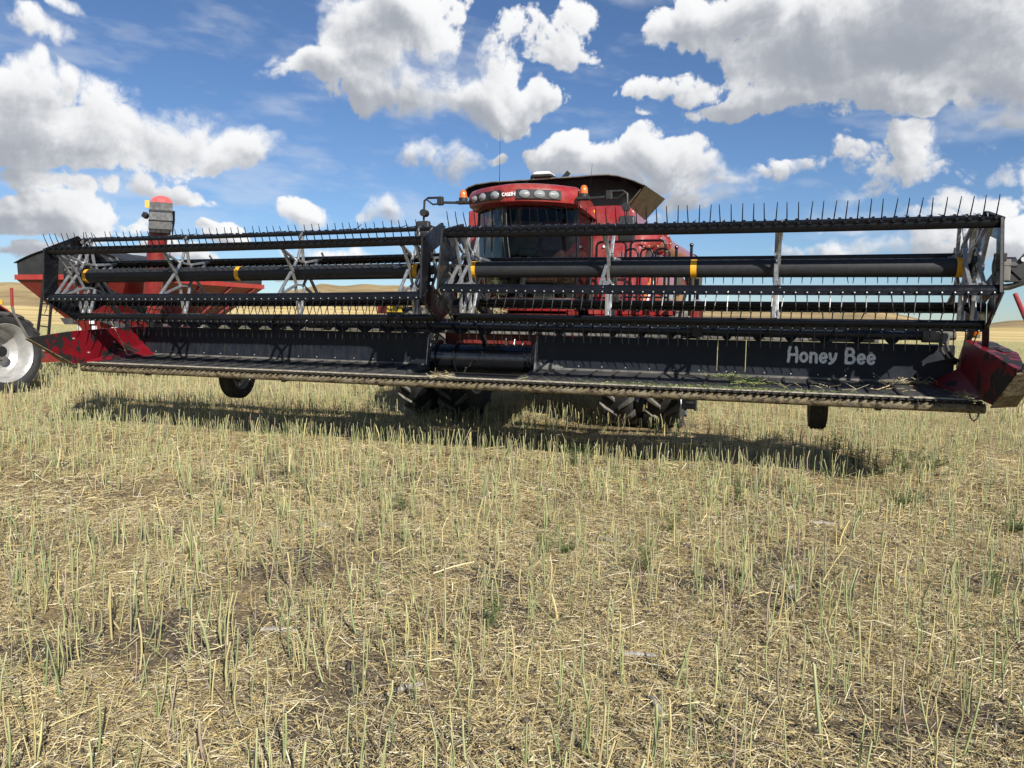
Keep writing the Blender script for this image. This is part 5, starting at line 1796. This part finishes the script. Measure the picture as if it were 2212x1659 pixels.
def stalks(x, y, r, sides, segs, thick, hscale=1.0):
    n = len(x)
    z = ground_height(x, y)
    tall = 0.85 + 0.35 * (vnoise(x, y, 0.55, 21) - 0.5) + rng.normal(0, 0.16, n)
    h = np.clip(0.300 * tall, 0.07, 0.46) * hscale
    lean = np.abs(rng.normal(0, 0.14, n)) + (rng.random(n) < 0.09) * rng.uniform(0.3, 1.0, n)
    th = rng.uniform(0, 2 * np.pi, n)
    dirx, diry = np.cos(th) * np.sin(lean), np.sin(th) * np.sin(lean)
    dirz = np.cos(lean)
    bend = rng.normal(0, 0.05, (n, 2)) * h[:, None]
    rad0 = np.clip(rng.lognormal(math.log(0.0027), 0.45, n), 0.0013, 0.0080) * thick
    pal = PAL[rng.choice(len(PAL), n, p=PALW)] * rng.uniform(0.85, 1.15, (n, 1))
    tipc = 0.45 * pal + 0.55 * np.array((0.56, 0.50, 0.29))
    basec = 0.8 * pal + 0.2 * np.array((0.22, 0.16, 0.13))
    nv = sides * (segs + 1)
    co = np.zeros((n, segs + 1, sides, 3), np.float32)
    tn = np.zeros((n, segs + 1, sides, 3), np.float32)
    ph = rng.uniform(0, 2 * np.pi, n)
    for s in range(segs + 1):
        t = s / segs
        cx = x + dirx * h * t + bend[:, 0] * math.sin(math.pi * t)
        cy = y + diry * h * t + bend[:, 1] * math.sin(math.pi * t)
        cz = z - 0.01 + dirz * h * t
        rr_ = rad0 * (1.12 - 0.30 * t)
        c = basec * (1 - t) + (pal if t < 1 else tipc) * t if s < segs else tipc
        for k in range(sides):
            a = ph + 2 * np.pi * k / sides
            co[:, s, k, 0] = cx + rr_ * np.cos(a)
            co[:, s, k, 1] = cy + rr_ * np.sin(a)
            co[:, s, k, 2] = cz
            tn[:, s, k] = c
    base = (np.arange(n) * nv)[:, None, None]
    fl = []
    for s in range(segs):
        for k in range(sides):
            k2 = (k + 1) % sides
            fl.append((s * sides + k, s * sides + k2, (s + 1) * sides + k2, (s + 1) * sides + k))
    faces = (base + np.array(fl)[None]).reshape(-1, 4)
    top = (np.arange(n)[:, None] * nv + segs * sides + np.array([0, 1, 2, 2 if sides == 3 else 3])[None])
    return co.reshape(-1, 3), faces, tn.reshape(-1, 3), top[:, :3]


def stalk_object(name, x, y, r, sides, segs, thick, label, hscale=1.0):
    co, f, tn, top = stalks(x, y, r, sides, segs, thick, hscale)
    me = fast_mesh(name, co, f, tn)
    o = place(name, me, STALK)
    o['kind'] = 'stuff'
    o['label'] = label
    o['category'] = 'stubble'
    return o


# standing stubble, thinning with distance; sown in faint rows
def rows(x, y):
    k = 0.26
    u = x * math.cos(0.25) + y * math.sin(0.25)
    return (np.abs(((u / k) % 1) - 0.5) < 0.42)


x, y, r = wedge_points(0, 1.4, 16, lambda q: 66 if q < 6 else 76)
ok = rows(x, y) & clear_of_wheels(x, y) & (vnoise(x, y, 0.9, 5) > 0.16)
x, y, r = x[ok], y[ok], r[ok]
stalk_object('stubble', x, y, r, 4, 3, 1.0, 'knee high green and straw coloured stubble standing across the field')
# forked stumps: a second arm leaning away from the first
fk = rng.random(len(x)) < 0.22
fx, fy = x[fk], y[fk]
co, f, tn, tp = stalks(np.repeat(fx, 2) + rng.normal(0, 0.004, 2 * fk.sum()), np.repeat(fy, 2) + rng.normal(0, 0.004, 2 * fk.sum()), None, 3, 2, 0.75, 0.95)
o = place('forked_stubble', fast_mesh('forked_stubble', co, f, tn), STALK)
tag(o, 'thin branching stems rising beside the cut stubble stalks', 'stubble', kind='stuff')
x, y, r = wedge_points(0, 16, 95, lambda q: 40 * min(1, (22 / q)) ** 1.15)
ok = clear_of_wheels(x, y)
x, y, r = x[ok], y[ok], r[ok]
x_far = stalk_object('far_stubble', x, y, r, 3, 1, 1.9, 'pale stubble of the field beyond the machines')

# loose straw and chaff lying on the soil
SP = np.array([(0.52, 0.415, 0.195), (0.62, 0.520, 0.290), (0.45, 0.345, 0.150), (0.68, 0.600, 0.410), (0.33, 0.235, 0.120), (0.24, 0.180, 0.110), (0.40, 0.355, 0.270), (0.36, 0.36, 0.17)])
SPW = np.array([0.27, 0.22, 0.16, 0.13, 0.09, 0.05, 0.05, 0.03])


def litter(x, y, lmean, wmean, lift):
    n = len(x)
    z = ground_height(x, y)
    L = np.clip(rng.lognormal(math.log(lmean), 0.55, n), 0.010, 0.30) * 0.5
    w = np.clip(rng.lognormal(math.log(wmean), 0.45, n), 0.0006, 0.006) * 0.5
    th = rng.uniform(0, 2 * np.pi, n)
    tilt = rng.normal(0, 0.16, n)
    zc = z + 0.003 + rng.exponential(lift, n) + L * np.abs(np.sin(tilt)) * 0.8
    ax = np.stack([np.cos(th) * np.cos(tilt), np.sin(th) * np.cos(tilt), np.sin(tilt)], -1)
    sx = np.stack([-np.sin(th), np.cos(th), rng.normal(0, 0.5, n)], -1)
    sx /= np.linalg.norm(sx, axis=1, keepdims=True)
    c = np.stack([x, y, zc], -1)
    nrm = np.cross(ax, sx)
    curl = (rng.normal(0, 0.10, n) * L)[:, None] * np.array([[0, 0, 1.0]])
    a_, b_ = ax * L[:, None], sx * w[:, None]
    co = np.stack([c - a_ - b_, c - a_ + b_, c + curl + b_ + nrm * w[:, None] * 0.8, c + curl - b_ + nrm * w[:, None] * 0.8, c + a_ + b_ * 0.8, c + a_ - b_ * 0.8], 1)
    base = (np.arange(n) * 6)[:, None, None]
    f = (base + np.array([(0, 1, 2, 3), (3, 2, 4, 5)])[None]).reshape(-1, 4)
    cl = SP[rng.choice(len(SP), n, p=SPW)] * rng.uniform(0.8, 1.2, (n, 1))
    return co.reshape(-1, 3), f, np.repeat(cl, 6, axis=0)


def keep_cover(x, y, lo, hi):
    c = 0.62 * vnoise(x, y, 1.5, 31) + 0.38 * vnoise(x, y, 5.2, 32)
    return rng.random(len(x)) < np.clip((c - lo) / (hi - lo), 0.10, 1)


x, y, r = wedge_points(0, 1.6, 7.0, lambda q: 7600, 42)
ok = keep_cover(x, y, 0.26, 0.60)
A_ = litter(x[ok], y[ok], 0.050, 0.0020, 0.008)
x, y, r = wedge_points(0, 7.0, 24, lambda q: 2300 * (7 / q) ** 1.35, 42)
ok = keep_cover(x, y, 0.22, 0.55) & clear_of_wheels(x, y)
B_ = litter(x[ok], y[ok], 0.080, 0.0038, 0.010)
x, y, r = wedge_points(0, 1.6, 12, lambda q: 26, 42)
C_ = litter(x, y, 0.17, 0.0045, 0.020)
co = np.concatenate([A_[0], B_[0], C_[0]])
f = np.concatenate([A_[1], B_[1] + len(A_[0]), C_[1] + len(A_[0]) + len(B_[0])])
tn = np.concatenate([A_[2], B_[2], C_[2]])
o = place('straw_litter', fast_mesh('straw_litter', co, f, tn), STRAW)
tag(o, 'chopped golden straw and chaff scattered over dark soil', 'straw', kind='stuff')

# fine chaff and broken pods between the straws, and crumbs of soil
x, y, r = wedge_points(0, 1.6, 8.5, lambda q: 4200, 42)
ok = keep_cover(x, y, 0.12, 0.55)
co, f, tn = litter(x[ok], y[ok], 0.015, 0.0024, 0.003)
o = place('chaff', fast_mesh('chaff', co, f, tn * 1.05), STRAW)
tag(o, 'fine pale chaff sifted between the straws on the soil', 'chaff', kind='stuff')
x, y, r = wedge_points(0, 1.6, 8.5, lambda q: 700, 42)
n_ = len(x)
sz = np.clip(rng.lognormal(math.log(0.0065), 0.6, n_), 0.002, 0.03)
octa = np.array([(1, 0, 0), (0, 1, 0), (-1, 0, 0), (0, -1, 0), (0, 0, 1), (0, 0, -1)], float)
co = octa[None] * rng.uniform(0.55, 1.3, (n_, 6, 1)) * sz[:, None, None]
th = rng.uniform(0, 6.28, n_)
cx_, sx_ = np.cos(th)[:, None], np.sin(th)[:, None]
co = np.stack([co[..., 0] * cx_ - co[..., 1] * sx_, co[..., 0] * sx_ + co[..., 1] * cx_, co[..., 2] * 0.75], -1)
co += np.stack([x, y, ground_height(x, y) + sz * 0.25], -1)[:, None]
tri = np.array([(0, 1, 4), (1, 2, 4), (2, 3, 4), (3, 0, 4), (1, 0, 5), (2, 1, 5), (3, 2, 5), (0, 3, 5)])
f = ((np.arange(n_) * 6)[:, None, None] + tri[None]).reshape(-1, 3)
cl = np.array((0.075, 0.060, 0.048))[None] * rng.uniform(0.6, 1.6, (n_, 1))
o = place('soil_crumbs', fast_mesh('soil_crumbs', co.reshape(-1, 3), f, np.repeat(cl, 6, axis=0)), STALK)
tag(o, 'dark crumbs of dry soil between the straw', 'soil', kind='stuff')

# old grey maize stalk pieces lying about
GREYST = paint('weathered_stalk', (0.30, 0.275, 0.235), 0.8, var=0.4, scale=25, streak=False)
piece = None
for i, (px_, py_, L_, a_) in enumerate(((2.95, -4.55, 0.17, 0.3), (1.10, -4.9, 0.2, 0.25), (3.7, -3.3, 0.12, 1.2), (2.4, -2.6, 0.15, -0.4), (3.1, -5.05, 0.16, 2.1), (4.9, -4.5, 0.10, 0.6), (0.2, -3.0, 0.18, 2.7), (4.0, -1.6, 0.2, 0.2), (2.05, -5.3, 0.13, 0.9), (1.6, -1.2, 0.16, 0.1))):
    mb = MB()
    pts = [(-L_ / 2, 0, 0.012), (-L_ * 0.1, 0.004, 0.017), (L_ * 0.2, -0.004, 0.016), (L_ / 2, 0.003, 0.011)]
    mb.path(pts, [0.010, 0.013, 0.012, 0.009], 7)
    o = mb.build('dry_stalk_piece', GREYST, None, smooth=True)
    o.location = (px_, py_, float(ground_height(np.array([px_]), np.array([py_]))[0]) + 0.004)
    o.rotation_euler = (0, 0, a_)
    tag(o, 'short weathered grey piece of old maize stalk lying on the soil', 'stalk piece', 'old stalk pieces lying in the stubble')

# feathery weeds
WPAL = np.array([(0.075, 0.115, 0.035), (0.110, 0.155, 0.050), (0.060, 0.085, 0.030), (0.16, 0.18, 0.07)])


def weed_mesh(seed, h, spread, nstem):
    r_ = np.random.default_rng(seed)
    vs, fs, tn_ = [], [], []

    def strip(p, q, w, c):
        p, q = np.array(p), np.array(q)
        d = q - p
        s = np.cross(d, r_.normal(size=3))
        s /= np.linalg.norm(s) + 1e-9
        o_ = len(vs)
        vs.extend([p - s * w, p + s * w, q + s * w * 0.5, q - s * w * 0.5])
        fs.append((o_, o_ + 1, o_ + 2, o_ + 3))
        tn_.extend([c] * 4)

    for _ in range(nstem):
        a = r_.uniform(0, 2 * np.pi)
        tip = np.array([math.cos(a) * spread * r_.uniform(0.2, 1), math.sin(a) * spread * r_.uniform(0.2, 1), h * r_.uniform(0.5, 1)])
        b0 = r_.normal(0, 0.012, 3)
        b0[2] = 0
        prev = b0
        for s in range(1, 9):
            t = s / 8
            p = b0 + (tip - b0) * t + np.array([0, 0, 0.15 * h * math.sin(math.pi * t)]) * 0.3 + r_.normal(0, 0.004, 3)
            strip(prev, p, 0.0017, WPAL[3])
            for _k in range(5):
                d = r_.normal(size=3)
                d[2] = abs(d[2]) * 0.5
                d /= np.linalg.norm(d)
                L_ = r_.uniform(0.015, 0.045) * (1.15 - 0.4 * t)
                q = p + d * L_
                c = WPAL[r_.integers(0, 3)]
                strip(p, q, 0.0011, c)
                for _m in range(3):
                    e = r_.normal(size=3)
                    e /= np.linalg.norm(e)
                    m_ = p + d * L_ * r_.uniform(0.35, 1)
                    strip(m_, m_ + e * 0.011, 0.0013, c)
            prev = p
    return fast_mesh('weed', np.array(vs), np.array(fs), np.array(tn_))


WEED = attr_mat('weed_leaf', 0.6)
wm = [weed_mesh(s, h, sp, ns) for s, h, sp, ns in ((1, 0.24, 0.13, 9), (2, 0.16, 0.20, 10), (3, 0.30, 0.10, 7))]
spots = [(1.49, 0.12, 0, 1.2), (2.08, -3.14, 0, 0.9), (2.2, -3.05, 1, 0.8), (4.75, 0.93, 1, 1.5), (5.29, 1.44, 1, 1.6), (5.05, 1.15, 0, 1.3), (2.84, -2.2, 2, 0.9), (2.15, -4.51, 2, 0.8), (4.36, 1.99, 2, 1.4), (2.8, -3.19, 0, 0.8),
          (4.88, -3.04, 2, 0.9), (4.77, -0.44, 1, 1.2), (1.62, 0.22, 2, 1.0), (4.55, 1.3, 0, 1.2), (0.6, -2.4, 2, 0.8), (3.3, -1.0, 2, 0.9), (5.5, -1.2, 1, 1.1)]
WEED_LABELS = {0: 'bushy green weed at the near edge of the header shadow, below the cab', 1: 'feathery green weed in the stubble straight below the cab', 3: 'low dark green weed in the shadow near the right end of the header',
               4: 'spreading green weed just right of the right gauge wheel', 8: 'tall thin weed behind the right gauge wheel', 16: 'pale green weed standing furthest right in the stubble'}
for i, (px_, py_, k_, s_) in enumerate(spots):
    o = place('weed', wm[k_], WEED)
    o.location = (px_, py_, float(ground_height(np.array([px_]), np.array([py_]))[0]))
    o.scale = (s_, s_, s_)
    o.rotation_euler = (0, 0, random.uniform(0, 6.28))
    tag(o, WEED_LABELS.get(i, 'small feathery green weed growing between the stubble stalks'), 'weed', 'feathery weeds in the stubble')

# crop trash lying on the header
def heap(name, c, size, n, lmean, label, pal=SP, up=0.03):
    x_ = rng.normal(0, 1, n) * size[0] + c[0]
    y_ = rng.normal(0, 1, n) * size[1] + c[1]
    L = np.clip(rng.lognormal(math.log(lmean), 0.4, n), 0.02, 0.3) * 0.5
    w = rng.uniform(0.0012, 0.0028, n)
    th = rng.uniform(0, 2 * np.pi, n)
    ti = rng.normal(0, 0.35, n)
    z_ = c[2] + np.abs(rng.normal(0, up, n)) + 0.3 * L * np.abs(np.sin(ti))
    ax = np.stack([np.cos(th) * np.cos(ti), np.sin(th) * np.cos(ti), np.sin(ti)], -1) * L[:, None]
    sx = np.stack([-np.sin(th), np.cos(th), np.zeros(n)], -1) * w[:, None]
    ux = np.zeros((n, 3))
    ux[:, 2] = w
    cc = np.stack([x_, y_, z_], -1)
    co = np.stack([cc - ax - sx, cc - ax + sx, cc - ax + ux * 1.6, cc + ax - sx, cc + ax + sx, cc + ax + ux * 1.6], 1).reshape(-1, 3)
    f = ((np.arange(n) * 6)[:, None, None] + np.array([(0, 1, 4, 3), (1, 2, 5, 4), (2, 0, 3, 5)])[None]).reshape(-1, 4)
    cl = pal[rng.integers(0, len(pal), n)] * rng.uniform(0.85, 1.15, (n, 1))
    o_ = place(name, fast_mesh(name, co, f, np.repeat(cl, 6, axis=0)), STRAW)
    tag(o_, label, 'straw', kind='stuff')
    return o_


GP = np.array([(0.10, 0.16, 0.05), (0.16, 0.22, 0.07), (0.40, 0.38, 0.16), (0.08, 0.12, 0.04)])
heap('straw_clump', (-0.30, 1.62, 1.63), (0.075, 0.07, 0.05), 420, 0.10, 'clump of golden straw caught on the feeder house beside the hydraulic lines', up=0.09)
heap('straw_clump', (-0.20, 2.15, 1.64), (0.06, 0.08, 0.05), 420, 0.11, 'upper clump of golden straw on the feeder house below the windshield', up=0.12)
heap('straw_clump', (-0.62, 1.50, 1.66), (0.12, 0.03, 0.05), 160, 0.08, 'small tuft of straw on the header beam left of the feeder house', up=0.03)
heap('straw_clump', (-0.12, 0.02, 0.972), (0.07, 0.03, 0.02), 45, 0.14, 'few loose straws on the cutter bar before the feed drum', up=0.012)
heap('green_trash', (3.36, 0.55, 1.008), (0.13, 0.12, 0.02), 330, 0.06, 'tangle of green weed trash on the right draper belt', GP, 0.020)
heap('green_trash', (3.05, 0.98, 1.035), (0.12, 0.04, 0.02), 130, 0.06, 'small green weed trash at the back of the right draper belt', GP, 0.015)
heap('green_trash', (3.0, 0.05, 0.978), (0.75, 0.03, 0.01), 420, 0.05, 'bits of green chaff strewn along the knife right of centre', GP, 0.008)
heap('straw_clump', (4.95, 0.95, 1.04), (0.16, 0.05, 0.02), 60, 0.11, 'loose straws lying at the back corner of the right draper belt', SP, 0.02)
heap('straw_clump', (4.2, 0.55, 1.005), (0.5, 0.2, 0.01), 40, 0.10, 'few scattered straws on the right draper belt under the lettering', SP, 0.006)
heap('straw_clump', (5.35, 0.08, 0.985), (0.05, 0.06, 0.02), 60, 0.07, 'little straw tuft at the foot of the right divider', SP, 0.02)


def twig(name, base, arms, mat, label):
    mb = MB()
    for pts, r_ in arms:
        mb.path([Vector(base) + Vector(q) for q in pts], r_, 5)
    o_ = mb.build(name, mat, None, smooth=True)
    tag(o_, label, 'stalk')
    return o_


TWIG = paint('dry_twig', (0.46, 0.36, 0.19), 0.7, var=0.25, scale=30)
twig('dry_stalk', (4.62, 0.45, 1.00), [([(0, 0, 0), (0.16, 0.14, 0.05), (0.30, 0.27, 0.11)], [0.006, 0.005, 0.003]), ([(0.10, 0.09, 0.03), (0.17, 0.10, 0.10), (0.21, 0.12, 0.16)], [0.004, 0.003, 0.002]), ([(0.18, 0.16, 0.06), (0.30, 0.16, 0.12)], [0.004, 0.002]), ([(0, 0, 0), (-0.08, -0.05, 0.01)], [0.005, 0.004])], TWIG, 'dry branched stalk lying on the right draper belt')
twig('dry_stalk', (-5.36, 0.55, 1.05), [([(0, 0.1, 0), (0.02, -0.05, 0.25), (0.0, -0.22, 0.55)], [0.006, 0.005, 0.003]), ([(0.01, 0.0, 0.18), (0.10, 0.16, 0.10), (0.16, 0.28, 0.0)], [0.004, 0.003, 0.002]), ([(0.015, -0.03, 0.22), (0.06, 0.10, 0.08), (0.08, 0.16, 0.0)], [0.004, 0.003, 0.002]), ([(0, 0.1, 0), (0.05, 0.22, 0.02)], [0.005, 0.003]), ([(0.0, 0.06, 0.06), (-0.02, -0.06, 0.10)], [0.004, 0.002])], TWIG, 'dry forked stalk caught against the worn left divider')
